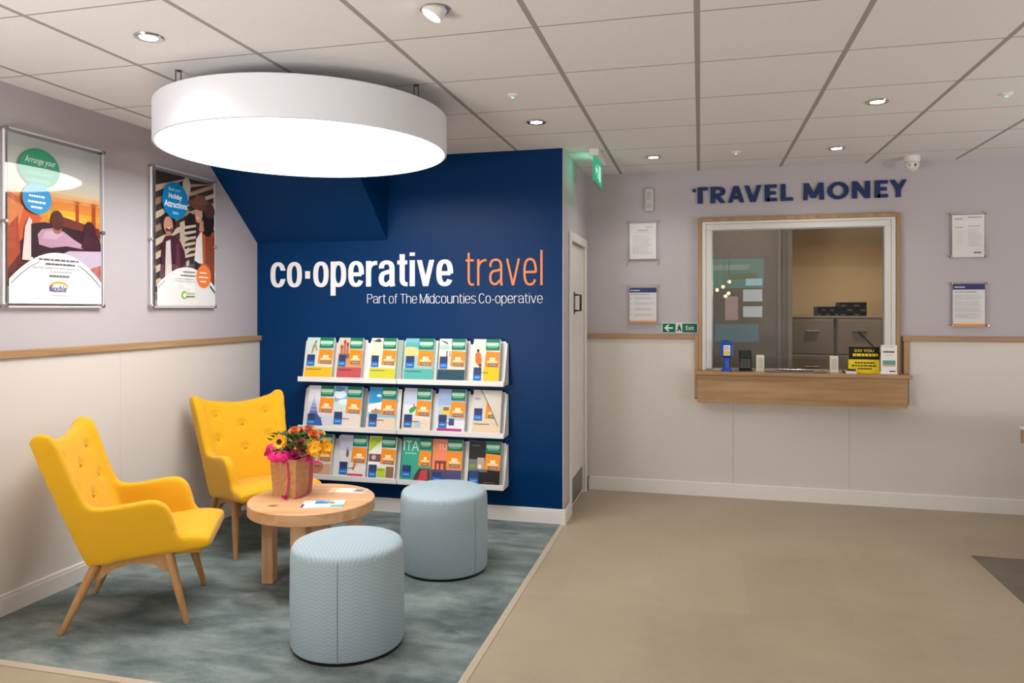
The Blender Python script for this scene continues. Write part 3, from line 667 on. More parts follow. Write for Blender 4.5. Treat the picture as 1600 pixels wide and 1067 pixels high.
def art_head(sd, two=False):
    def f(a):
        a.rect(0, .865, 1, 1, '#2b3a72'); a.lines(.05, .4, .94, 1, .03, .03, '#e3e6f2', .05, sd)
        a.lines(.06, .75, .82, 1, .03, .018, '#8a8a93', .05, sd+1)
        for k in range(4):
            if not two: a.lines(.06, .1, .72-k*.16, 1, .03, .03, '#8a8a93', .0, sd+9); a.lines(.18, .9, .74-k*.16, 3, .03, .009, '#b9b6ba', .3, sd+2+k)
            else: a.lines(.06, .94, .74-k*.15, 4, .032, .009, '#b4b4be', .15, sd+2+k)
        a.rect(0, .0, 1, .055, '#e5975b'); a.rect(0, .055, 1, .1, '#f0d6bd')
    return f
def art_cert(a):
    a.lines(.08, .36, .93, 2, .03, .014, '#8f93a8', .2, 60); a.lines(.5, .94, .95, 1, .03, .018, '#6d6d7a', .02, 61); a.lines(.5, .9, .74, 1, .03, .014, '#7d7d88', .05, 62)
    a.lines(.08, .4, .72, 1, .03, .02, '#a0a0aa', .3, 63); a.lines(.5, .92, .68, 10, .045, .008, '#b7b7be', .3, 64); a.lines(.1, .44, .6, 6, .05, .008, '#c6c6cb', .4, 65); a.lines(.68, .9, .12, 1, .03, .03, '#5a5a64', .1, 66)
notice(-.565, -.305, 1.822, 2.152, -.542, -.334, 1.843, 2.124, 'plain white framed letter above another notice, left of the counter window', art_letter(30))
notice(-.565, -.305, 1.315, 1.642, -.542, -.332, 1.339, 1.614, 'framed notice with navy heading just above the green exit arrow sign', art_head(40))
notice(1.737, 1.987, 1.81, 2.14, 1.756, 1.961, 1.818, 2.12, 'framed white certificate at right, upper of two right of the window', art_cert)
notice(1.744, 1.997, 1.318, 1.642, 1.76, 1.965, 1.324, 1.626, 'framed navy-headed notice at right, lower of two right of the window', art_head(50, True))

# green directional exit sign on the wall
b = (-.152, YB, 1.262); o = thing('exit_arrow_sign', 'small green exit sign with arrow standing on the oak rail', 'exit sign', b)
mb = MB(); mb.box(-.139, .137, -.006, 0, -.004, .076, C('#dfe8e2')); a = Art(mb, Frame((-.137, -.006, -.002), (.272, 0, 0), (0, 0, .076), (0, -1, 0)))
a.rect(.01, .04, .38, .96, '#0c6b4f'); a.rect(.57, .04, .985, .96, '#0c6b4f'); a.rect(.39, .04, .56, .96, '#cfe0d6')
a.poly([(.06, .5), (.16, .85), (.21, .85), (.15, .58), (.31, .58), (.31, .42), (.15, .42), (.21, .15), (.16, .15)], '#e2efe8')
a.ell(.485, .8, .022, .09, '#1b4236', 12); a.poly([(.44, .68), (.51, .7), (.53, .45), (.55, .15), (.52, .15), (.49, .38), (.44, .15), (.41, .18), (.45, .45)], '#1b4236')
a.text('Exit', .67, .3, .9, .74, '#dbeae3', .01)
mb.build('sign_plate', None, o, fix=False)

# ------------------------------------------------------------------ counter window and its sill
win = struct('window_1', MB().box(.016, 1.382, YB-.045, YB+.05, 2.10, 2.12, bev=.002).box(.016, .045, YB-.045, YB+.05, .975, 2.10, bev=.002).box(1.353, 1.382, YB-.045, YB+.05, .975, 2.10, bev=.002)
    .box(.045, 1.353, YB-.038, YB+.04, 2.055, 2.10, bev=.003).box(.045, .09, YB-.038, YB+.04, .985, 2.055, bev=.003).box(1.309, 1.353, YB-.038, YB+.04, .985, 2.055, bev=.003).box(.045, 1.353, YB-.02, YB+.04, .975, .985, bev=.001), mat('window_white', '#d9d6d2', .25))
struct('glass_pane', MB().box(.091, 1.308, YB-.012, YB-.004, .986, 2.054), M_GLASS, win)
struct('glazing_bead', MB().box(.09, .098, YB-.034, YB-.013, .986, 2.054, bev=.002).box(1.301, 1.309, YB-.034, YB-.013, .986, 2.054, bev=.002).box(.098, 1.301, YB-.034, YB-.013, 2.046, 2.054, bev=.002), M_CHROME, win)
struct('trim_window', MB().box(-.013, .014, YB-.05, YB-.0005, .975, 2.148, bev=.002).box(1.384, 1.412, YB-.05, YB-.0005, .975, 2.148, bev=.002).box(.014, 1.384, YB-.05, YB-.0005, 2.121, 2.148, bev=.002), M_OAKZ)
ct = thing('service_counter', 'oak counter shelf with deep front board under the window', 'counter', (.7, YB-.05, .74))
ob_ = (.7, YB-.05, .74)
MB().box(-.035, 1.46, 5.775, YB-.0505, .95, .975, bev=.003).build('shelf_board', M_OAKX, ct, ob_)
MB().box(-.02, 1.432, 5.79, 5.812, .742, .949, bev=.002).build('front_board', M_OAKX, ct, ob_)
MB().box(-.02, 1.432, 5.813, YB-DT-.001, .745, .77).build('underside_board', M_OAKX, ct, ob_)
for x0, x1 in ((-.02, 0), (1.412, 1.432)): MB().box(x0, x1, 5.813, YB-DT-.001, .7705, .949).build('end_board', M_OAKX, ct, ob_)

SZ = .9755      # sill top
# things standing on the sill
o = thing('charity_box', 'blue charity collecting box with a yellow and white label on the counter', 'collecting box', (.197, 5.862, SZ))
M_CBL = mat('blue_box_plastic', '#164ab8', .3)
MB().lathe([(.042, 0), (.042, .012), (.026, .022), (.024, .1), (.038, .112)], 24, M_CBL).build('stem', M_CBL, o)
MB().box(-.043, .043, -.034, .034, .112, .226, bev=.007, seg=2).box(-.046, .046, -.037, .037, .2, .215, bev=.004).build('coin_head', M_CBL, o)
mb = MB(); mb.box(-.024, .024, -.0362, -.0345, .12, .198, C('#f1efe6')); a = Art(mb, Frame((-.024, -.0362, .12), (.048, 0, 0), (0, 0, .078), (0, -1, 0))); a.rect(.05, .05, .95, .42, '#e8cf3a'); a.lines(.1, .9, .9, 3, .14, .06, '#6b86b8', .2, 70)
mb.build('paper_label', None, o, fix=False)
MB().box(-.025, .025, -.004, .004, .2265, .229).build('coin_slot', M_BLACK, o)
o = thing('card_reader', 'black card payment terminal leaning beside the blue collecting box', 'card reader', (.335, 5.905, SZ))
xf = Matrix.Rotation(-.25, 4, 'X')
MB().box(-.05, .05, -.03, .02, 0, .012, bev=.003).build('base', M_BLACK, o)
MB().box(-.046, .046, -.013, .013, .012, .16, M_BLACK, bev=.006, seg=2, xf=xf).build('body', M_BLACK, o)
MB().box(-.036, .036, -.0145, -.0125, .1, .148, bev=.001, xf=xf).build('screen', mat('dark_screen', '#26302e', .1), o)
mb = MB()
for i in range(3):
    for j in range(4): mb.box(-.034+i*.024, -.014+i*.024, -.0155, -.012, .022+j*.018, .034+j*.018, bev=.001, xf=xf)
mb.build('keypad', mat('key_grey', '#5a5a58', .5), o)
o = thing('leaflet', 'small brown and cream leaflet lying behind the blue collecting box', 'leaflet', (.262, 5.84, SZ), .2)
mb = MB(); mb.box(-.05, .05, -.025, .025, 0, .003, C('#6b4a35')); a = Art(mb, Frame((-.05, -.025, .003), (.1, 0, 0), (0, .05, 0), (0, 0, 1))); a.rect(.1, .1, .45, .9, '#c9a46a'); a.lines(.5, .9, .8, 3, .2, .08, '#e4d7bf', .2, 71); mb.build('sheet', None, o, fix=False)
M_IVORY = mat('ivory_plastic', '#d9d3c2', .4)
for x, lb in ((.44, 'white upright speech post at the left end of the coin tray'), (.957, 'white upright speech post at the right end of the coin tray')):
    o = thing('speech_post', lb, 'intercom', (x, 5.885, SZ), 0, 'pair of speech posts on the counter')
    MB().box(-.032, .032, -.02, .02, 0, .006, bev=.002).box(-.029, .029, -.014, .014, .006, .125, bev=.006, seg=2).build('housing', M_IVORY, o)
    mb = MB()
    for i in range(6): mb.box(-.018, .018, -.0155, -.0138, .03+i*.013, .035+i*.013)
    mb.build('speaker_slots', mat('slot_grey', '#a59f92', .6), o)
o = thing('coin_tray', 'stainless steel cash scoop tray set in the middle of the counter', 'tray', (.69, 5.872, SZ))
bm = bmesh.new(); mb = MB()
pr = [(-.21, .018), (-.19, .006), (-.1, .003), (.1, .003), (.19, .006), (.21, .018), (.214, .026), (.206, .026), (.19, .012), (.1, .008), (-.1, .008), (-.19, .012), (-.206, .026), (-.214, .026)]
mb.prism(pr, lambda a_, b_, d: (a_, d, b_), -.055, .05); mb.build('pan', M_STEEL, o); bm.free()
MB().tube([(-.212, -.056, .024), (.212, -.056, .024)], .005, 10).build('front_rim', M_CHROME, o)
MB().prism([(-.14, .008), (-.1, .02), (0, .026), (.1, .02), (.14, .008)], lambda a_, b_, d: (a_, d, b_), .02, .05).build('scoop_mouth', mat('tray_dark', '#2a2826', .4), o)
o = thing('chip_and_pin_pad', 'small black and white keypad in front of the yellow sign', 'keypad', (1.068, 5.845, SZ), -.2)
MB().box(-.036, .036, -.025, .03, 0, .02, bev=.004, seg=2).build('body', mat('pad_white', '#d8d8d6', .4), o)
MB().box(-.03, .03, -.01, .026, .02, .034, bev=.004).build('keys', M_BLACK, o)
MB().tube([(-.036, .0, .01), (-.06, .02, .02), (-.055, .045, .008), (-.03, .06, .003)], .004, 8).build('cable', M_BLACK, o)
o = thing('counter_sign', 'black and yellow sign standing on the counter behind the keypad', 'sign', (1.165, 5.912, SZ))
mb = MB(); mb.box(-.105, .105, -.005, .005, 0, .195, C('#efd31c')); a = Art(mb, Frame((-.105, -.005, 0), (.21, 0, 0), (0, 0, .195), (0, -1, 0)))
a.rect(0, .52, 1, 1, '#1a1917'); a.text('DO YOU', .2, .80, .82, .9, '#efd31c', .02); a.lines(.14, .95, .74, 1, .1, .1, '#efd31c', .05, 72); a.lines(.2, .86, .42, 1, .1, .05, '#3a341a', .05, 73); a.lines(.1, .92, .31, 1, .1, .05, '#3a341a', .02, 74); a.lines(.3, .76, .2, 1, .1, .05, '#3a341a', .05, 75)
mb.build('sign_board', None, o, fix=False)
MB().box(-.05, .05, .006, .03, 0, .006).build('foot', M_BLACK, o)
o = thing('leaflet_holder', 'white upright leaflet holder at the right end of the counter shelf', 'leaflet holder', (1.318, 5.862, SZ))
MB().box(-.056, .056, -.03, .03, 0, .012, bev=.003).box(-.054, .054, -.022, -.012, .012, .205, bev=.002).build('stand', M_WHITE, o)
mb = MB(); mb.box(-.052, .052, -.024, -.0222, .008, .212, C('#efedea')); a = Art(mb, Frame((-.052, -.024, .008), (.104, 0, 0), (0, 0, .204), (0, -1, 0)))
a.lines(.15, .85, .95, 1, .05, .025, '#d79a94', .1, 76); a.lines(.12, .88, .79, 1, .05, .06, '#3f4654', .05, 77); a.lines(.15, .8, .64, 1, .05, .02, '#d8b1ad', .1, 78); a.rect(.1, .31, .9, .46, '#57a79b'); a.rect(.1, .25, .9, .31, '#e0a58a'); a.lines(.52, .9, .1, 1, .05, .045, '#3b3b40', .05, 79)
mb.build('leaflet', None, o, fix=False)

# ------------------------------------------------------------------ back office seen through the window
struct('wall_office_back', MB().box(-.9, 2.6, 7.95, 8.05, 0, CE), M_CREAM)
struct('wall_office_right', MB().box(1.84, 1.94, YB+.13, 7.95, 0, CE), M_CREAM)
struct('wall_office_left', MB().box(-.9, .745, 6.9, 6.98, 0, CE), M_GREYW)
struct('trim_office', MB().box(.66, .69, 6.882, 6.9, 0, CE).box(.745, .78, 6.87, 6.99, 0, CE), mat('office_trim', '#b7b0a6', .5))
spot('office_downlight', (1.3, 7.0, CE-.03), BACK_W, col=(1, .8, .56))
spot('office_downlight', (.35, 6.45, CE-.03), BACK_W*.2, col=(1, .85, .68))
M_CAB = mat('cabinet_grey', '#9b9388', .45); M_CABD = mat('cabinet_handle', '#6a645c', .35, .6)
for i, (x0, x1) in enumerate(((.805, 1.197), (1.203, 1.60))):
    o = thing('filing_cabinet', ('grey filing cabinet behind the glass, left of the pair' if i == 0 else 'grey filing cabinet behind the glass, right of the pair'), 'filing cabinet', ((x0+x1)/2, 7.6, 0), 0, 'filing cabinets in the back office')
    w = (x1-x0)/2
    MB().box(-w, w, -.28, .3, 0, 1.36, bev=.004).box(-w-.002, w+.002, -.302, .3, 1.36, 1.382, bev=.003).build('carcass', M_CAB, o)
    for k in range(4):
        z0 = .05+k*.328
        d_ = MB().box(-w+.012, w-.012, -.302, -.281, z0, z0+.318, bev=.004).build('drawer', M_CAB, o)
        MB().box(-.06, .06, -.322, -.3025, z0+.2, z0+.214, bev=.004).build('handle', M_CABD, d_)
def office_tray(x0, x1, h, rows, cols, label):
    o = thing('desktop_organiser', label, 'organiser', ((x0+x1)/2, 7.48, 1.383), 0); w = (x1-x0)/2; mb = MB()
    for r_ in range(rows+1): z = h*r_/rows; mb.box(-w, w, -.12, .12, max(0, z-.003), min(h, z+.004))
    for c_ in range(cols+1): x = -w+2*w*c_/cols; mb.box(max(-w, x-.003), min(w, x+.003), -.12, .12, 0, h)
    mb.box(-w, w, .115, .12, 0, h); mb.build('tray_unit', mat('organiser_black', '#1d1b1a', .4), o)
    mb = MB()
    for r_ in range(rows):
        for c_ in range(cols):
            if (r_+c_) % 2 == 0: mb.box(-w+2*w*(c_+.15)/cols, -w+2*w*(c_+.85)/cols, -.112, .1, h*(r_+.1)/rows, h*(r_+.5)/rows)
    mb.build('papers', C('#6f665c'), o)
office_tray(1.055, 1.24, .085, 2, 5, 'low black slotted organiser on the left filing cabinet')
office_tray(1.25, 1.475, .125, 3, 4, 'taller black slotted organiser on the right filing cabinet')
o = thing('microphone', 'thin black gooseneck microphone behind the glass at right', 'microphone', (1.36, 6.25, .955))
MB().box(-.03, .03, -.03, .03, 0, .015, bev=.004).build('base', M_BLACK, o)
MB().tube([(0, 0, .015), (0, 0, .1), (-.02, 0, .16), (-.13, 0, .275)], .006, 10).tube([(-.13, 0, .275), (-.17, 0, .315)], .0095, 12).build('gooseneck', M_BLACK, o)
ds = thing('office_desk', 'pale inner desk behind the glass of the counter window', 'desk', (.7, 6.3, 0))
MB().box(-.69, .9, -.2, .25, .925, .954, bev=.003).build('desktop', mat('desk_grey', '#8d867c', .4), ds)
MB().box(-.68, -.64, -.18, .23, 0, .924).build('leg', MC['desk_grey'], ds); MB().box(.84, .88, -.18, .23, 0, .924).build('leg', MC['desk_grey'], ds)

# shop front pieces that the window glass mirrors
M_GPOST = emit('glowing_green_poster', '#2f9482', 5); M_WPOST = emit('glowing_white_sheet', '#d9e2e8', 6); M_CPOST = emit('backlit_pale_screen', '#a8e0ea', 6.5)  # emission stands in for daylight coming through poster and sheets
o = thing('window_poster', 'green poster glowing by itself in the shop front, mirrored in the counter window', 'poster', (.7, YF+.1, 1.85))
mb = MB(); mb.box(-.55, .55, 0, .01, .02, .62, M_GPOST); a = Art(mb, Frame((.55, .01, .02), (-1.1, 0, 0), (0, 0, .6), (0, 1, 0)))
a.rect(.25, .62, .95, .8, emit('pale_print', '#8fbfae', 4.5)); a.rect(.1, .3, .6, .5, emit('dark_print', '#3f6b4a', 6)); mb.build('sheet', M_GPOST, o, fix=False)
for x0, x1, z0, z1, m, lb in ((.9, 1.22, 1.92, 2.06, M_CPOST, 'pale blue screen in the shop front'), (.85, 1.22, 1.6, 1.84, M_WPOST, 'upper white sheet in the shop front'), (.3, 1.15, .78, 1.14, emit('teal_chair_standin', '#2f7f8c', 5), 'wide glowing teal panel in place of a chair low in the shop front'), (.85, 1.22, 1.28, 1.5, M_WPOST, 'lower white sheet in the shop front'), (.5, .75, 1.22, 1.7, emit('pink_sheet', '#d8b6b4', 4), 'pinkish sheet in the shop front')):  # teal panel stands in for a chair; tinted sheets carry added emission
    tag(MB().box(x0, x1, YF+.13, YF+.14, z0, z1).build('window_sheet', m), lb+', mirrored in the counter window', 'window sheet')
M_BULB = emit('warm_bulb', (1, .75, .4), 22)
for x, y, z in ((.56, -3.3, 1.98), (.44, -3.2, 1.88), (.33, -3.3, 1.82), (.54, -3.15, 1.75), (.49, -3.4, 1.7)):
    o = thing('bulb_pendant', 'warm bare bulb hanging in the shop front, mirrored in the counter window', 'lamp', (x, y, z), 0, 'hanging bulbs by the shop front')
    bm = bmesh.new(); bmesh.ops.create_uvsphere(bm, u_segments=14, v_segments=10, radius=.035); MB().bm(bm, M_BULB, None, True).build('bulb', M_BULB, o)
    MB().tube([(0, 0, .03), (0, 0, CE-z)], .004, 6).build('cord', M_BLACK, o)

# ------------------------------------------------------------------ desk corner at the right edge
DK = (2.5, 4.6, 0); o = thing('desk', 'corner of an oak desk with white top at the right edge', 'desk', DK)
MB().box(-.66, .7, -.35, .42, .735, .75, bev=.002).build('worktop', M_WHITE, o)
MB().box(-.655, .695, -.345, .415, .655, .7345, bev=.002).build('apron', M_OAKX, o)
for x in (.2, .66): MB().box(x, x+.03, -.33, .4, 0, .6545).build('leg', M_OAKZ, o)

# ------------------------------------------------------------------ brochure shelves
def brochure_shelf(x0, x1, z0, label, end_right=False, end_left=False):
    """z0: height of the ledge the brochures stand on"""
    o = thing('brochure_shelf', label, 'shelf', ((x0+x1)/2, YW, z0), 0, 'white brochure shelves on the blue wall'); w = (x1-x0)/2
    mb = MB(); mb.box(-w, w, -.135, -.002, -.022, -.004, bev=.002); mb.box(-w, w, -.138, -.132, -.024, .012, bev=.002); mb.build('ledge', M_WHITE, o)
    # sloping back plate with notched top
    pts = [(-w+.004, 0)]; top = .276; nt = .014
    pts.append((w-.004, 0)); pts.append((w-.004, top-.02))
    p = 2*w/3
    pts += [(w-.016, top), (w-p+nt, top), (w-p+nt*.6, top-.022), (w-p-nt*.6, top-.022), (w-p-nt, top), (-w+p+nt, top), (-w+p+nt*.6, top-.022), (-w+p-nt*.6, top-.022), (-w+p-nt, top), (-w+.016, top), (-w+.004, top-.02)]
    mb = MB(); sl = lambda b_: -.075+b_*.2
    mb.prism(pts, lambda a_, b_, d: (a_, sl(b_)+d, b_-.003), 0, .003); mb.build('back_plate', M_WHITE, o)
    ends = ([w-.003] if end_right else [])+([-w] if end_left else [])
    for ex in ends: MB().prism([(-.135, -.004), (-.002, -.004), (-.002, .262), (-.03, .262), (-.118, .01)], lambda a_, b_, d: (d, a_, b_), ex, ex+.003).build('end_plate', M_WHITE, o)
    for s_ in (-1, 1): MB().prism([(-.07, -.003), (-.002, -.003), (-.002, .2), (-.035, .2)], lambda a_, b_, d: (d, a_, b_), s_*w*.6, s_*w*.6+.004).build('bracket', M_WHITE, o)
    return o
TZ = (.953, .607, .261)
XA, XM, XE = -2.79, -2.03, -1.266
for i, z in enumerate(TZ):
    nm = ('top', 'middle', 'bottom')[i]
    brochure_shelf(XA, XM-.002, z, f'white metal shelf for three brochures, {nm} row, left half of rack', False, False)
    brochure_shelf(XM+.002, XE, z, f'white metal shelf for three brochures, {nm} row, right half of rack', True)

def brochure(x0, x1, z, h, art, label, grp, lean=.19, y=-.118, th=.012, plain=False):
    w = x1-x0
    o = thing('travel_brochure', label, 'brochure', ((x0+x1)/2, YW+y, z+.0005), 0, grp); o.rotation_euler = (-lean, 0, 0)
    mb = MB(); mb.box(-w/2, w/2, 0, th, 0, h, C('#e9e7e2')); mb.build('page_block', None, o)
    mb = MB(); mb.box(-w/2-.0005, w/2+.0005, -.0009, -.0001, -.0005+.0005, h+.0005, C('#f0eeea')); a = Art(mb, Frame((-w/2, -.0009, 0), (w, 0, 0), (0, 0, h), (0, -1, 0))); art(a); mb.build('cover', None, o, fix=False)
    return o
def tags(a, ax=.47, green=True, blue=(.05, .28), bt=.72, ow=.53):
    a.rect(ax, bt+.02, min(1, ax+ow-.02), 1.0, '#0b7a56'); a.rect(ax+.02, bt+.12, min(1, ax+ow-.05), bt+.2, '#bfe0d0'); a.rect(ax+.06, bt+.08, min(1, ax+ow-.1), bt+.11, '#6fb79b')
    a.poly([(ax-.02, .36), (min(.99, ax+ow-.03), .34), (min(1, ax+ow), bt-.02), (ax+.01, bt)], '#f08f1f'); a.rect(ax+.07, .45, min(.94, ax+ow-.08), .5, '#f8cf9a'); a.rect(ax+.16, .5, min(.85, ax+ow-.17), .57, '#fbe6c8'); a.rect(ax+.1, .365, min(.93, ax+ow-.07), .43, '#6e5348'); a.rect(ax+.13, .38, min(.9, ax+ow-.1), .415, '#a59a92')
    b0, h = blue
    if blue[1]: a.rect(.05, b0+h*.45, .34, b0+h, '#2a3d6e'); a.rect(.05, b0, .34, b0+h*.45, '#1c6fc0'); a.rect(.1, b0+h*.18, .29, b0+h*.3, '#6fb0e6')
def simple(sky, mid, bottom, extra=None, b1=.28, blue=(.30, .28), **kw):
    def f(a):
        a.rect(0, .62, 1, 1, sky); a.rect(0, b1, 1, .62, mid)
        if bottom: a.rect(0, 0, 1, b1, bottom)
        if extra: extra(a)
        tags(a, blue=blue, **kw)
        if bottom: a.lines(.06, .62, b1-.05, 1, .04, .016, '#5a5348', .2, 90)
    return f
def x_diver(a): a.poly([(.18, .6), (.22, .8), (.30, .9), (.34, .82), (.4, .68), (.36, .66), (.3, .78), (.24, .62)], '#b98a6a'); a.ell(.33, .9, .03, .03, '#6d4a38', 10)
def x_castle(a): 
    for x, h in ((.08, .18), (.2, .3), (.32, .24)): a.rect(x, .58, x+.1, .58+h, '#b96f5a'); a.ell(x+.05, .6+h, .06, .05, '#a24b46', 12)
    a.rect(.05, .5, .46, .6, '#8a5a48')
def x_boat(a): a.poly([(.05, .92), (.3, .99), (.42, .93), (.3, .9)], '#4d4a3a'); a.ell(.22, .66, .2, .1, '#efe2c0')
def x_sand(a): a.ell(.2, .68, .3, .12, '#e7cf86'); a.rect(0, .8, 1, .9, '#58b3b8')
def x_birds(a): a.poly([(.02, .97), (.3, .92), (.34, .86), (.14, .92)], '#6f5c50'); a.rect(.28, .55, .32, .72, '#7a4a3a'); a.rect(.4, .58, .43, .7, '#a65a42'); a.ell(.2, .8, .22, .05, '#a9d4c8')
def x_dress(a): a.ell(.18, .73, .05, .04, '#3b2a22', 12); a.poly([(.1, .46), (.08, .66), (.2, .71), (.3, .64), (.34, .5), (.3, .38), (.26, .36)], '#d4702e'); a.poly([(.2, .4), (.32, .44), (.34, .36), (.28, .34)], '#6a4c36')
def x_pyr(a):
    for k in range(5): a.poly([(.08+k*.03, .32+k*.09), (.42-k*.035, .32+k*.09), (.38-k*.035, .4+k*.09), (.11+k*.03, .4+k*.09)], ['#6470b4', '#7884c0', '#98a2d2', '#b3bbdf', '#c7cde8'][k])
    a.poly([(.04, .0), (.66, 0), (.56, .2), (.4, .32), (.08, .32)], '#3c5f9e')
def x_cloud(a): a.ell(.2, .8, .22, .1, '#e6eef6'); a.ell(.4, .62, .26, .07, '#dfeaf0'); a.ell(.55, .47, .1, .06, '#5c3b36'); a.ell(.15, .93, .2, .06, '#4d8fc2')
def x_beach(a): a.poly([(0, .4), (0, .58), (.5, .66), (.5, .4)], '#f0efec'); a.ell(.36, .8, .08, .03, '#f4fafc'); a.ell(.3, .42, .2, .05, '#b38a6c'); a.rect(.25, .42, .3, .5, '#c8694f')
def x_leaf(a): a.poly([(.2, .48), (.26, .40), (.4, .46), (.5, .56), (.4, .58), (.28, .54)], '#2fa84a'); a.ell(.38, .6, .04, .03, '#d96a6a', 10); a.rect(.44, .08, .66, .2, '#a8cde6'); a.ell(.25, .95, .2, .04, '#c7c9e4')
def x_park(a): a.ell(.3, .5, .2, .1, '#e6c64a'); a.rect(.2, .5, .4, .58, '#7a6a74'); a.rect(.42, .16, .62, .32, '#3f4a8c'); a.rect(0, .0, .9, .09, '#b12b8f'); a.ell(.22, .86, .2, .08, '#a3b7e0')
def x_fig(a): a.ell(.3, .56, .05, .1, '#6d5a58', 12); a.ell(.3, .68, .03, .03, '#c2876a', 10); a.rect(.35, .04, .92, .09, '#cc3b6a'); a.poly([(.5, .2), (.6, .4), (.66, .34), (.56, .16)], '#c98a50')
def x_photos(a): a.poly([(.02, .62), (.02, .98), (.56, .98)], '#b4cc2f'); a.rect(.02, .4, .46, .58, '#6d5060'); a.ell(.2, .5, .08, .06, '#d8b09a', 12); a.rect(.36, .04, .66, .26, '#b4cc2f'); a.rect(.68, .04, .96, .3, '#8a6a54'); a.rect(.02, .3, .46, .39, '#f2f1ee')
T1 = [(-2.749, -2.535, simple('#c7ddd6', '#d9dfd3', '#f3b81f', x_diver), 'yellow-bottomed brochure with a leaping figure, first in the top row'),
      (-2.497, -2.31, simple('#dcc9b2', '#c99a78', '#c25058', x_castle), 'red-bottomed brochure with a domed building on the cover, top row'),
      (-2.247, -2.054, simple('#efe6cf', '#ece5d2', '#cfcb3a', x_boat), 'lime-bottomed brochure, third in the top row'),
      (-1.988, -1.777, simple('#77bcc0', '#9cc7bf', '#58b0aa', x_sand), 'turquoise-bottomed brochure with a sandy shore on the cover, top row'),
      (-1.739, -1.547, simple('#d5e0da', '#e3d8cf', '#1c4c5c', x_birds), 'brochure with a dark teal bottom band, fifth in the top row'),
      (-1.493, -1.305, simple('#dfe4d6', '#e3e1d2', '#e6e1d0', lambda a: (x_dress(a), a.rect(.42, .02, 1, .36, '#f5c214')), blue=(.04, .3)), 'brochure with a woman in an orange dress on the cover, top row')]
T2 = [(-2.735, -2.532, simple('#dfe0ea', '#d6d6e2', '#cfcddd', x_pyr, blue=(.05, .26)), 'lilac brochure with a blue pyramid tower, first in the middle row'),
      (-2.53, -2.315, simple('#8fb7d6', '#cdd9dc', '#e2d4cb', x_cloud, blue=(.08, .3)), 'cloudy blue sky brochure, second in the middle row'),
      (-2.261, -2.052, simple('#2b93cb', '#8cc4dc', '#ead3bb', x_beach, blue=(.06, .3)), 'bright blue sky and sand brochure, third in the middle row'),
      (-1.997, -1.795, simple('#c3cfe6', '#e6e4ea', '#ecd6bc', x_leaf, blue=(.08, .3)), 'pale brochure with a green leaf on the cover, middle row'),
      (-1.744, -1.547, simple('#9cb4de', '#b6cbe0', '#e6e2e0', x_park, blue=(.1, .3)), 'brochure with a magenta stripe along its foot, middle row'),
      (-1.493, -1.296, simple('#d6d0c8', '#dfd2c0', '#e3cbab', lambda a: (a.ell(.15, .8, .12, .03, '#a5a6c4'), a.ell(.3, .4, .2, .05, '#e6d8c4'))), 'beige brochure with its cover peeling open, last in the middle row')]
def art_ita(a): a.rect(0, 0, 1, 1, '#3aa68c'); a.text('ITA', .05, .7, .56, .93, '#dff2ea', -.01); a.rect(.1, .62, .5, .66, '#7cc9b4'); tags(a, .6, blue=(.08, .28), ow=.42); a.poly([(.42, 0), (.5, .16), (.62, .3), (1, .3), (1, 0)], '#5a3a40'); a.poly([(.6, .02), (.7, .26), (.9, .28), (.92, .05)], '#c94752')
def art_tu(a): a.rect(0, 0, 1, 1, '#ef8a62'); a.text('TU', .18, .76, .46, .88, '#fbdccb', 0); a.rect(.0, .0, 1, .3, '#4a4c7c'); a.poly([(.1, .22), (.1, .46), (.08, .5), (.5, .5), (.5, .46), (.46, .22), (.4, .22), (.38, .44), (.3, .44), (.29, .22), (.24, .22), (.23, .44), (.16, .44), (.15, .22)], '#7a3a34'); tags(a, .49, blue=(.02, .22), ow=.53)
def art_blk(a): a.rect(0, 0, 1, 1, '#191817'); a.rect(0, .3, .6, .58, '#6e7076'); a.ell(.14, .42, .1, .05, '#7d9a3a', 14); a.rect(.28, .36, .5, .62, '#b9a690'); a.ell(.36, .42, .06, .05, '#efe0ca', 12); a.lines(.08, .36, .9, 1, .03, .02, '#77716a', .2, 91); tags(a, .53, blue=(.02, .3), ow=.48); a.rect(.36, .0, 1, .29, '#221d1a'); a.lines(.5, .9, .08, 1, .03, .02, '#6a6058', .2, 92)
T3 = [(-2.74, -2.545, simple('#b9cbb2', '#d4cdb8', '#cfa58c', lambda a: a.ell(.4, .2, .3, .15, '#c07a5c')), 'brochure half hidden behind the flowers, first in the bottom row'),
      (-2.487, -2.276, simple('#c3c2dc', '#dcd9e0', '#e9e4e0', x_fig, blue=(.06, .3)), 'lilac brochure with a red line near its foot, bottom row'),
      (-2.262, -2.056, simple('#eceee2', '#eae8e2', '#ebe8e4', x_photos, blue=(.03, .3)), 'white and lime brochure with small photos, bottom row'),
      (-2.011, -1.795, art_ita, 'green brochure with large ITA lettering, bottom row'),
      (-1.786, -1.57, art_tu, 'salmon brochure with a temple ruin, bottom row'),
      (-1.525, -1.3, art_blk, 'black brochure at the right end of the bottom row')]
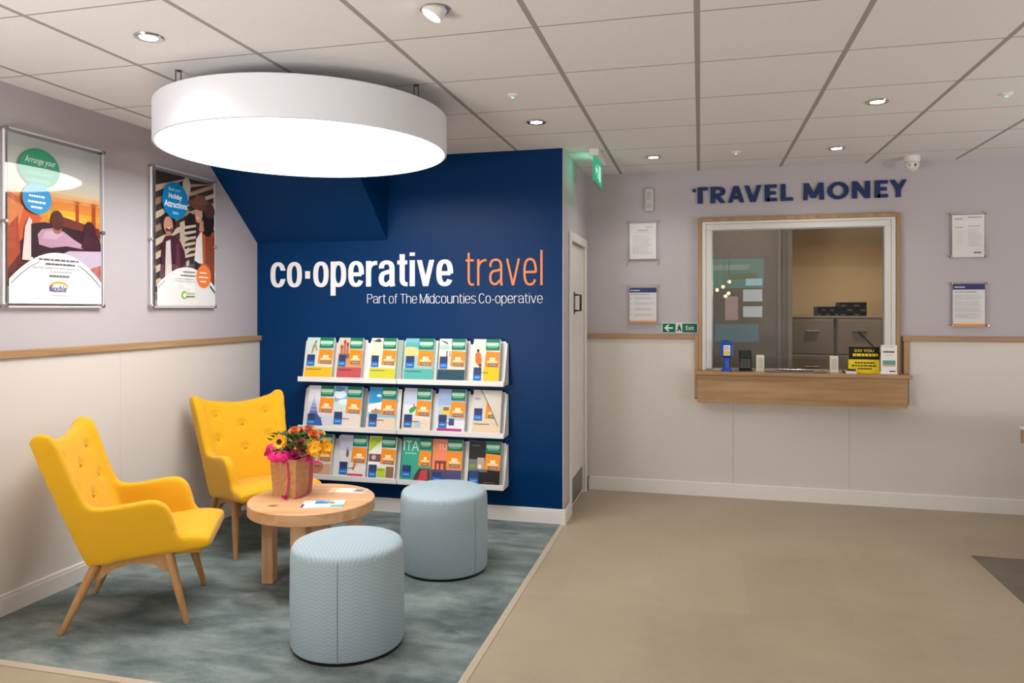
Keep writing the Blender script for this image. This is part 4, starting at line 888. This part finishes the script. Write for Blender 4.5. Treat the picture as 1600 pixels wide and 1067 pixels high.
for z, row, g in zip(TZ, (T1, T2, T3), ('brochures in the top row', 'brochures in the middle row', 'brochures in the bottom row')):
    for i, (x0, x1, art, lb) in enumerate(row):
        br_ = brochure(x0, x1, z, .293, art, lb, g)
        if 'peeling' in lb:
            w = x1-x0; f = lambda a_, b_, d: (-w/2+w*a_, -.004-d, .293*b_)
            mb = MB(); n = 14; V = []; F = []
            for i_ in range(n+1):
                t_ = i_/n; b_ = 1.0-t_*.82; xl = .26+.66*t_**.8
                for j_ in range(4):
                    u_ = j_/3; V.append(f(xl+(.985-xl)*u_, b_, .020*(1-u_)**2*math.sin(PI*min(1, t_*.9+.1))))
            for i_ in range(n):
                for j_ in range(3): k_ = i_*4+j_; F.append((k_, k_+1, k_+5, k_+4))
            mb.add(V, F, C('#d9d0c4'), True); mb.build('turned_page', None, br_)
            mb = MB(); mb.tube([V[i_*4] for i_ in range(n+1)], .0022, 6, C('#5a4c40')); mb.build('page_edge', None, br_)
# spare copies showing behind the front ones
for x0, z, c, lb in ((-2.215, TZ[0], '#9fb5a8', 'spare brochure peeping out behind the lime-bottomed one'), (-2.49, TZ[1], '#6f7a80', 'spare grey-edged brochure behind the cloudy blue sky one'), (-1.955, TZ[0], '#c8d6d2', 'spare brochure peeping out behind the turquoise-bottomed one'), (-2.225, TZ[1], '#e4e2dc', 'spare pale brochure behind the bright blue sky one')):
    brochure(x0, x0+.2, z, .28, (lambda c: (lambda a: a.rect(0, 0, 1, 1, c)))(c), lb, 'spare brochures standing behind others', y=-.1, th=.008)

# ------------------------------------------------------------------ furniture
def dimple(me, pts, r, depth, inward):
    me.update()
    for v in me.vertices:
        for p in pts:
            d = (v.co-Vector(p)).length
            if d < r: v.co += Vector(inward)*depth*(0.5+0.5*math.cos(PI*d/r))
def armchair(label, loc, rz):
    o = thing('armchair', label, 'armchair', loc, rz, 'yellow wing armchairs')
    yo = lambda z: .247+(z-.285)*.092                      # half width at height z
    side = [(-.150, .285), (-.200, .41), (-.258, .56), (-.318, .72), (-.350, .815), (-.362, .850), (-.356, .876), (-.332, .893), (-.300, .892), (-.268, .870), (-.245, .825), (-.214, .735), (-.178, .64), (-.150, .577),
            (-.118, .549), (-.06, .549), (.03, .562), (.11, .574), (.158, .566), (.194, .532), (.212, .475), (.226, .42), (.255, .394), (.30, .384), (.345, .37), (.356, .352), (.34, .337), (.2, .324), (.02, .302), (-.11, .285)]
    mb = MB()
    for s_ in (-1, 1): mb.prism(side, lambda a_, b_, d: (a_, s_*(yo(b_)-.056*d), b_), 0, 1)
    ny, nz = 22, 14; V = []; F = []
    def ztop(y): u_ = min(1, abs(y)/.30); return .834+.062*(u_**1.9 if u_ < .9 else .9**1.9+(u_-.9)*.15)
    for d in (0, 1):
        for i in range(ny+1):
            for k in range(nz+1):
                u_ = -1+2*i/ny; f_ = k/nz; y0_ = u_*.285; z = .285+(ztop(y0_)-.285)*f_; y = u_*(yo(z)-.004)
                xo = -.150-(z-.285)*.366+.020*abs(u_)**4; V.append((xo+(.004+.060*d)+.006*d*math.sin(PI*f_)+.028*d*max(0, abs(u_)-.35)**2.2, y, z))
    st_ = (ny+1)*(nz+1); q_ = lambda i, k, d: d*st_+i*(nz+1)+k
    for i in range(ny):
        for k in range(nz): F += [(q_(i, k, 0), q_(i, k+1, 0), q_(i+1, k+1, 0), q_(i+1, k, 0)), (q_(i, k, 1), q_(i+1, k, 1), q_(i+1, k+1, 1), q_(i, k+1, 1))]
        F += [(q_(i, 0, 0), q_(i+1, 0, 0), q_(i+1, 0, 1), q_(i, 0, 1)), (q_(i, nz, 0), q_(i, nz, 1), q_(i+1, nz, 1), q_(i+1, nz, 0))]
    for k in range(nz): F += [(q_(0, k, 0), q_(0, k, 1), q_(0, k+1, 1), q_(0, k+1, 0)), (q_(ny, k, 0), q_(ny, k+1, 0), q_(ny, k+1, 1), q_(ny, k, 1))]
    mb.add(V, F, M_YEL, True); mb.box(-.13, .33, -.2, .2, .298, .325)
    sh = mb.build('upholstered_shell', M_YEL, o)
    md = sh.modifiers.new('fuse', 'REMESH'); md.mode = 'VOXEL'; md.voxel_size = .009; md.use_smooth_shade = True
    md = sh.modifiers.new('soft', 'SMOOTH'); md.factor = .5; md.iterations = 26
    refine(sh, 1)
    sh.data.materials.clear(); sh.data.materials.append(M_YEL)
    def face(z, y): return -.150-(z-.285)*.366+.064+.006*math.sin(PI*(z-.285)/.56)
    bp = [(face(z, y), y, z) for z, y in ((.765, -.165), (.765, .165), (.70, 0), (.62, -.165), (.62, .165), (.555, 0))]
    dimple(sh.data, bp, .05, .013, (-.93, 0, -.35))
    for p in bp:
        bm = bmesh.new(); bmesh.ops.create_uvsphere(bm, u_segments=14, v_segments=8, radius=.0105)
        MB().bm(bm, M_YEL, Matrix.Translation(Vector(p)+Vector((-.006, 0, -.002))) @ Matrix.Rotation(.35, 4, 'Y') @ Matrix.Diagonal((.55, 1, 1, 1)), True).build('button', M_YEL, o)
    # seat
    st = [(-.122, .205, .345, .296), (-.118, .222, .364, .290), (-.06, .235, .374, .291), (.05, .243, .388, .298), (.17, .248, .404, .309), (.228, .248, .409, .315), (.27, .257, .410, .321), (.335, .258, .403, .33), (.366, .254, .389, .338), (.370, .242, .376, .347)]
    prof = [(-.86, 0), (-1, .12), (-1.0, .5), (-.98, .85), (-.85, 1), (-.45, 1.09), (0, 1.12), (.45, 1.09), (.85, 1), (.98, .85), (1.0, .5), (1, .12), (.86, 0), (.4, -.03), (-.4, -.03)]
    mb = MB(); V = []; F = []; m_ = len(prof)
    for x, w, zt_, zb_ in st:
        for a_, b_ in prof: V.append((x, a_*w, zb_+(zt_-zb_)*b_))
    for i in range(len(st)-1):
        for k in range(m_): j = (k+1) % m_; F.append((i*m_+k, i*m_+j, (i+1)*m_+j, (i+1)*m_+k))
    F.append(tuple(reversed(range(m_)))); F.append(tuple((len(st)-1)*m_+k for k in range(m_)))
    mb.add(V, F, M_YEL, True); refine(mb.build('seat', M_YEL, o), 2)
    # wood base
    for s_ in (-1, 1):
        y = s_*.195; mb = MB()
        arch = [(-.125, .293), (-.135, .225), (-.105, .215), (-.06, .25), (.0, .272), (.06, .278), (.12, .268), (.165, .235), (.195, .225), (.2, .312)]
        mb.prism(arch, lambda a_, b_, d: (a_, d, b_), y-.013, y+.013); mb.build('side_bracket', M_BEECH, o)
    MB().box(.13, .155, -.181, .181, .272, .318, bev=.003).build('cross_rail', M_BEECH, o); MB().box(-.1, -.075, -.181, .181, .25, .296, bev=.003).build('cross_rail', M_BEECH, o)
    for x0, x1, zt_ in ((-.118, -.248, .287), (.185, .268, .318)):
        for s_ in (-1, 1):
            p0 = Vector((x0, s_*.212, zt_)); p1 = Vector((x1, s_*.245, 0))
            MB().tube([p0, p0.lerp(p1, .45), p1+Vector((0, 0, .004)), p1], [.0215, .019, .0125, .0115], 18).build('leg', M_BEECH, o)
    return o
arm = armchair('yellow wing armchair nearest the camera, turned side-on against the left wall', (-2.63, 3.02, F0+.002), math.radians(28))
b2 = copy_tree(arm); b2.location = (-2.665, 4.085, F0+.002); b2.rotation_euler = (0, 0, math.radians(-34)); b2['label'] = 'yellow wing armchair in the corner behind the round table, facing forward'

def pouffe(label, loc, rz):
    o = thing('pouffe', label, 'stool', loc, rz, 'pale teal drum stools'); r, h = .241, .44
    MB().lathe([(r-.006, 0), (r-.002, .014)], 72, M_BLACK).build('base', mat('pouffe_base_black', '#1f2322', .7), o)
    MB().lathe([(r-.003, .0145), (r, .024), (r+.002, h*.5), (r, h-.05), (r-.002, h-.035)], 96, M_CHEV, cap0=False, cap1=False).build('side_cover', M_CHEV, o)
    MB().lathe([(r-.002, h-.035), (r-.004, h-.022), (r-.012, h-.009), (r-.03, h-.001), (r-.07, h+.005), (.1, h+.008), (.02, h+.009)], 96, M_CHEVT, cap0=False).build('top_cover', M_CHEVT, o)
    MB().tube([(r+.0005, 0, .02), (r+.0024, 0, h*.5), (r+.0005, 0, h-.05), (r-.004, 0, h-.025)], .0016, 8).build('seam', mat('seam_teal', '#6f898f', .8), o)
    return o
p1 = (-1.480, 2.946); p2 = (-1.385, 3.926)
pf = pouffe('pale teal chevron drum stool nearest the camera', (*p1, F0), math.atan2(-p1[1], -p1[0])-math.asin((543.5-526)/87)+.03)
c2 = copy_tree(pf); c2.location = (*p2, F0); c2['label'] = 'pale teal chevron drum stool further back, in front of the brochures'
c2.rotation_euler = (0, 0, math.atan2(-p2[1], -p2[0])+math.asin((740-694)/67))

TB = (-1.985, 3.54); TH = .45
tb = thing('coffee_table', 'round oak coffee table holding the flowers', 'table', (*TB, F0), math.radians(14))
R_ = .325; h = TH-F0
MB().lathe([(R_-.004, h-.062), (R_, h-.058), (R_, h-.004), (R_-.004, h)], 96).build('tabletop', M_TABLE, tb)
MB().box(-.2, .2, -.02, .02, h-.11, h-.0625, bev=.002).box(-.02, .02, -.2, -.0205, h-.11, h-.0625, bev=.002).box(-.02, .02, .0205, .2, h-.11, h-.0625, bev=.002).build('cross_brace', M_TABLE, tb)
for a_ in range(4):
    x, y = (.225*math.cos(a_*PI/2), .225*math.sin(a_*PI/2)); w1, w2 = (.03, .04) if a_ % 2 == 0 else (.04, .03)
    MB().box(x-w1+(.0), x+w1, y-w2, y+w2, 0, h-.0625, bev=.004).build('leg', M_TABLEZ, tb)

# leaflets on the table
o = thing('table_leaflet', 'blue and white open leaflet at the front of the round table', 'leaflet', (-1.862, 3.435, TH), .35)
mb = MB(); mb.box(-.105, .105, -.065, .065, .0003, .004, C('#e9eef0')); a = Art(mb, Frame((-.105, -.065, .004), (.21, 0, 0), (0, .13, 0), (0, 0, 1)))
a.rect(.28, .5, .62, .96, '#2f7fbf'); a.rect(.04, .3, .28, .95, '#eef3f5'); a.rect(.0, .0, .06, .5, '#2c4a78'); a.rect(.7, .02, 1, .28, '#4fb6a6'); a.ell(.72, .55, .08, .1, '#b98a6a', 12); a.rect(.4, .05, .66, .4, '#dfe9ea'); a.lines(.42, .64, .35, 3, .1, .03, '#9fb2ba', .2, 95); a.ell(.6, .75, .14, .1, '#8ab8d6', 14)
mb.build('sheet', None, o, fix=False)
o = thing('table_leaflet', 'white leaflet with a grey photo at the back of the round table', 'leaflet', (-1.865, 3.72, TH), .12)
mb = MB(); mb.box(-.105, .095, -.04, .05, .0003, .004, C('#f0ece6')); a = Art(mb, Frame((-.105, -.04, .004), (.2, 0, 0), (0, .09, 0), (0, 0, 1)))
a.rect(0, 0, .22, 1, '#f2c98a'); a.rect(.68, .1, .98, .95, '#a39c8e'); a.ell(.83, .5, .1, .2, '#6e685e', 12); a.lines(.28, .6, .85, 4, .2, .05, '#cfcac2', .3, 96)
mb.build('sheet', None, o, fix=False)

# flowers in a kraft gift bag
FB = (-2.128, 3.588, TH); fo = thing('flower_bag', 'kraft gift bag of sunflowers and roses with pink tissue on the table', 'flowers', FB, math.radians(-6))
M_KRAFT = mat('kraft_paper', '#b98a62', .7, spec=.2); t = NT(M_KRAFT); v = t.coord(); vo = t.n('ShaderNodeTexVoronoi'); vo.inputs['Scale'].default_value = 26; t.l(v, vo.inputs['Vector'])
spots = t.ramp(vo.outputs['Distance'], [(.16, '#ffffff'), (.24, '#000000')]); t.base(t.mix(t.math('MULTIPLY', spots, .35), t.ramp(t.noise(v, 40, 4), [(.3, '#b08058'), (.7, '#c4966c')]), '#b0584a'))
mb = MB(); wb, wt, hb_ = .072, .083, .205
for (sx_, sy_), (ex_, ey_) in zip(((-1, -1), (1, -1), (1, 1), (-1, 1)), ((1, -1), (1, 1), (-1, 1), (-1, -1))):
    p = [(sx_*wb, sy_*wb, 0.0005), (ex_*wb, ey_*wb, 0.0005), (ex_*wt, ey_*wt, hb_), (sx_*wt, sy_*wt, hb_)]; mb.add(p, [(0, 1, 2, 3)], M_KRAFT)
    q = [(x*.965, y*.965, z+.002 if z < .01 else z) for x, y, z in p]; mb.add(q, [(3, 2, 1, 0)], M_KRAFT); mb.add([p[3], p[2], q[2], q[3]], [(0, 1, 2, 3)], M_KRAFT)
mb.add([(-wb, -wb, .0005), (wb, -wb, .0005), (wb, wb, .0005), (-wb, wb, .0005)], [(3, 2, 1, 0)], M_KRAFT)
mb.build('gift_bag', M_KRAFT, fo, fix=False)
M_PINK = mat('pink_tissue', '#e0257f', .5, spec=.3, **{'Transmission Weight': 0}); M_RIB = mat('magenta_ribbon', '#c8146e', .35)
def ruffle(cx, cy, cz, r, hgt, waves, seed, ph0=0, ph1=2*PI, lean=(0, 0)):
    rr = random.Random(seed); n, k = 64, 8; V = []; F = []; ps = [rr.random()*6 for _ in range(4)]
    for i in range(n+1):
        th = ph0+(ph1-ph0)*i/n
        for j in range(k+1):
            f = j/k; w = .35*math.sin(waves*th+ps[0])+.25*math.sin(waves*1.7*th+ps[1]); rad = r*(.55+.55*f+.28*w*f); z = hgt*(f*(1+.4*math.sin(waves*.8*th+ps[2]))-.35*f*f*f*(1+math.sin(waves*1.3*th+ps[3])))
            V.append((cx+rad*math.cos(th)+lean[0]*f, cy+rad*math.sin(th)+lean[1]*f, cz+z))
    for i in range(n):
        for j in range(k): a_ = i*(k+1)+j; F.append((a_, a_+k+1, a_+k+2, a_+1))
    return V, F
mb = MB()
for args in ((0, 0, hb_-.02, .085, .06, 5, 1), (-.035, -.03, hb_-.005, .06, .05, 4, 2, 0, 2*PI, (-.02, -.02)), (.03, -.045, hb_-.01, .05, .045, 4, 5)):
    V, F = ruffle(*args); mb.add(V, F, M_PINK, True)
for c_, r_ in (((-.098, -.045, hb_+.042), .030), ((-.05, -.085, hb_+.008), .033), ((.0, -.09, hb_+.016), .036), ((-.09, -.05, hb_+.01), .028)):
    bm = bmesh.new(); bmesh.ops.create_icosphere(bm, subdivisions=3, radius=r_); rr = random.Random(int(r_*1e5))
    for v_ in bm.verts:
        d = v_.co.normalized(); v_.co *= 1+.16*math.sin(9*d.x+4*d.z+rr.random()*.2)*math.sin(8*d.y+3*d.x)
    mb.bm(bm, M_PINK, Matrix.Translation(c_) @ Matrix.Diagonal((1.1, 1, .8, 1)), True)
mb.build('tissue_paper', M_PINK, fo)
mb = MB()
def ribbon(pts, w):
    V = []; F = []
    for p, d in pts: p, d = Vector(p), Vector(d).normalized(); V += [p-d*w, p+d*w, p+d*w+Vector((0, -.001, .0008)), p-d*w+Vector((0, -.001, .0008))]
    for i in range(len(pts)-1):
        for k in range(4): j = (k+1) % 4; F.append((i*4+k, i*4+j, i*4+4+j, i*4+4+k))
    F += [(0, 1, 2, 3), tuple(len(V)-4+k for k in (3, 2, 1, 0))]; mb.add(V, F, M_RIB, True)
ribbon([((.086, .05, .19), (0, 1, 0)), ((.092, .046, .15), (0, 1, .1)), ((.088, .05, .08), (0, 1, 0)), ((.084, .045, .03), (0, 1, .2)), ((.085, .02, .006), (.3, 1, 0)), ((.09, -.05, .004), (1, .2, 0)), ((.075, -.095, .003), (1, .4, 0))], .006)
ribbon([((.084, -.07, .2), (0, 1, 0)), ((.12, -.06, .196), (.2, 1, 0)), ((.16, -.03, .19), (.2, 1, .3)), ((.185, .0, .178), (0, 1, .5))], .008)
ribbon([((.03, -.086, .19), (1, 0, 0)), ((.04, -.088, .1), (1, 0, .1)), ((.03, -.084, .04), (1, 0, 0)), ((.02, -.092, .004), (1, .3, 0)), ((.055, -.12, .003), (.6, 1, 0))], .004)
for c_ in ((.02, -.098, .014), (.035, -.106, .012)):
    V, F = ruffle(c_[0], c_[1], c_[2]-.008, .013, .012, 3, 8); mb.add(V, F, M_RIB, True)
mb.build('ribbon', M_RIB, fo)
M_PET = mat('sunflower_petal', '#f6ad0c', .6); M_DISC = mat('sunflower_disc', '#2a1508', .9); M_LEAF = mat('leaf_green', '#3f5a22', .6); M_LEAF2 = mat('leaf_light', '#7f8f3c', .6)
M_ROSES = [mat('rose_orange', '#d98048', .7), mat('rose_peach', '#c77c58', .7), mat('rose_pink', '#b06f60', .7), mat('rose_cream', '#c9ad7c', .7)]
Q = lambda d: Vector(d).to_track_quat('Z', 'Y').to_matrix().to_4x4()
STEM = MB()
def sunflower(p, d, r, full=False):
    xf = Matrix.Translation(p) @ Q(d)
    STEM.tube([Vector((p[0]*.25, p[1]*.25, .14)), Vector((p[0]*.45, p[1]*.45, .215)), Vector((p[0]*.8, p[1]*.8, p[2]-.015)), Vector(p)-Vector(d).normalized()*.006], .003, 8)
    mb = MB()
    for ring, (n, rl, zo) in enumerate(((15, 1.0, 0), (13, .82, .006))+(((11, .6, .012),) if full else ())):
        for i in range(n):
            a_ = 2*PI*(i+.5*ring)/n+random.random()*.1; ln = r*rl*(.92+.16*random.random()); w = r*.24; cu = random.uniform(-.1, .25)*r
            R2 = xf @ Matrix.Rotation(a_, 4, 'Z'); V = []
            for f, ww in ((.25, .5), (.5, 1), (.78, .8), (1, .08)):
                z = zo+cu*f*f; V += [R2 @ Vector((ln*f, -w*ww, z)), R2 @ Vector((ln*f, 0, z-.12*w)), R2 @ Vector((ln*f, w*ww, z))]
            F = []
            for k in range(3): F += [(k*3, k*3+3, k*3+4, k*3+1), (k*3+1, k*3+4, k*3+5, k*3+2)]
            mb.add(V, F, M_PET, True)
    hd = mb.build('sunflower', M_PET, fo, fix=False)
    rd = r*(.2 if full else .36)
    MB().lathe([(rd, -.003), (rd, .006), (rd*.7, .011), (rd*.2, .009)], 20, xf=xf).build('seed_head', M_DISC if not full else mat('sunflower_gold', '#d98a08', .8), hd)
def rose(p, d, r, m):
    xf = Matrix.Translation(p) @ Q(d); STEM.tube([Vector((p[0]*.4, p[1]*.4, .14)), Vector((p[0]*.6, p[1]*.6, .215)), Vector(p)], .0025, 7); mb = MB()
    for ring, (rr, hh, n) in enumerate(((.3, .95, 3), (.55, .9, 4), (.8, .75, 5), (1.0, .5, 5))):
        for i in range(n):
            a0 = 2*PI*i/n+ring*.7; V = []; F = []
            for j in range(6):
                th = a0+(j/5-.5)*2*PI/n*1.45; e_ = 1-(2*j/5-1)**2*.25
                for k in range(5):
                    f = k/4; rad = r*rr*(.25+.85*math.sin(f*1.7))*(1+.12*f*f*ring); z = r*(-.5+1.45*hh*f*e_); V.append(xf @ Vector((rad*math.cos(th), rad*math.sin(th), z)))
            for j in range(5):
                for k in range(4): q_ = j*5+k; F.append((q_, q_+5, q_+6, q_+1))
            mb.add(V, F, m, True)
    mb.build('rose', m, fo, fix=False)
BQ = lambda lat, fwd, z: (.969*lat+.5*fwd, .2455*lat-.86*fwd, z)
SUNS = [(BQ(-.06, .10, .298), (.4, -.9, .2), .042, False), (BQ(.125, .06, .262), (.6, -.75, .1), .046, True), (BQ(.185, .02, .262), (.95, -.35, .1), .044, True)]
for p, d, r, fu in SUNS: sunflower(p, d, r, fu)
for p, d, r, k in ((BQ(.012, .02, .345), (.2, -.6, 1), .021, 0), (BQ(.09, .0, .352), (.4, -.5, 1), .021, 1), (BQ(.052, .07, .285), (.5, -.9, .5), .023, 2), (BQ(.066, .08, .25), (.5, -.9, .2), .022, 2), (BQ(.12, .02, .325), (.6, -.5, .8), .022, 0),
                   (BQ(.03, -.06, .335), (0, .3, 1), .021, 0), (BQ(.1, -.06, .33), (.3, .3, 1), .02, 3), (BQ(-.05, -.05, .31), (-.3, .3, 1), .021, 2), (BQ(.155, -.02, .33), (.6, 0, 1), .018, 3)):
    rose(p, d, r, M_ROSES[k])
mb = MB(); rl = random.Random(11)
for i in range(330):
    th = rl.random()*2*PI; rad = .02+.10*rl.random()**.7; base = Vector((rad*math.cos(th)+.02, rad*.85*math.sin(th), hb_+.01+.105*rl.random()))
    if min((base+Vector((.3, -.55, .1))*.06-Vector(q_[0])).length for q_ in SUNS) < .05: continue
    d = Vector((math.cos(th)*.8+rl.uniform(-.4, .4), math.sin(th)*.8+rl.uniform(-.4, .4), rl.uniform(.1, 1.1))).normalized(); ln = rl.uniform(.028, .055); w = ln*rl.uniform(.18, .3); sd = d.cross(Vector((rl.uniform(-1, 1), rl.uniform(-1, 1), 1))).normalized(); up = sd.cross(d)
    V = []
    for f, ww in ((0, .1), (.35, 1), (.7, .75), (1, .05)): c_ = base+d*ln*f-up*.25*ln*f*f; V += [c_-sd*w*ww+up*w*.3, c_, c_+sd*w*ww+up*w*.3]
    F = []
    for k in range(3): F += [(k*3, k*3+3, k*3+4, k*3+1), (k*3+1, k*3+4, k*3+5, k*3+2)]
    mb.add(V, F, M_LEAF if rl.random() < .68 else M_LEAF2, True)
lf = mb.build('foliage', M_LEAF, fo, fix=False); lf['kind'] = 'stuff'
STEM.build('stems', M_LEAF, fo)
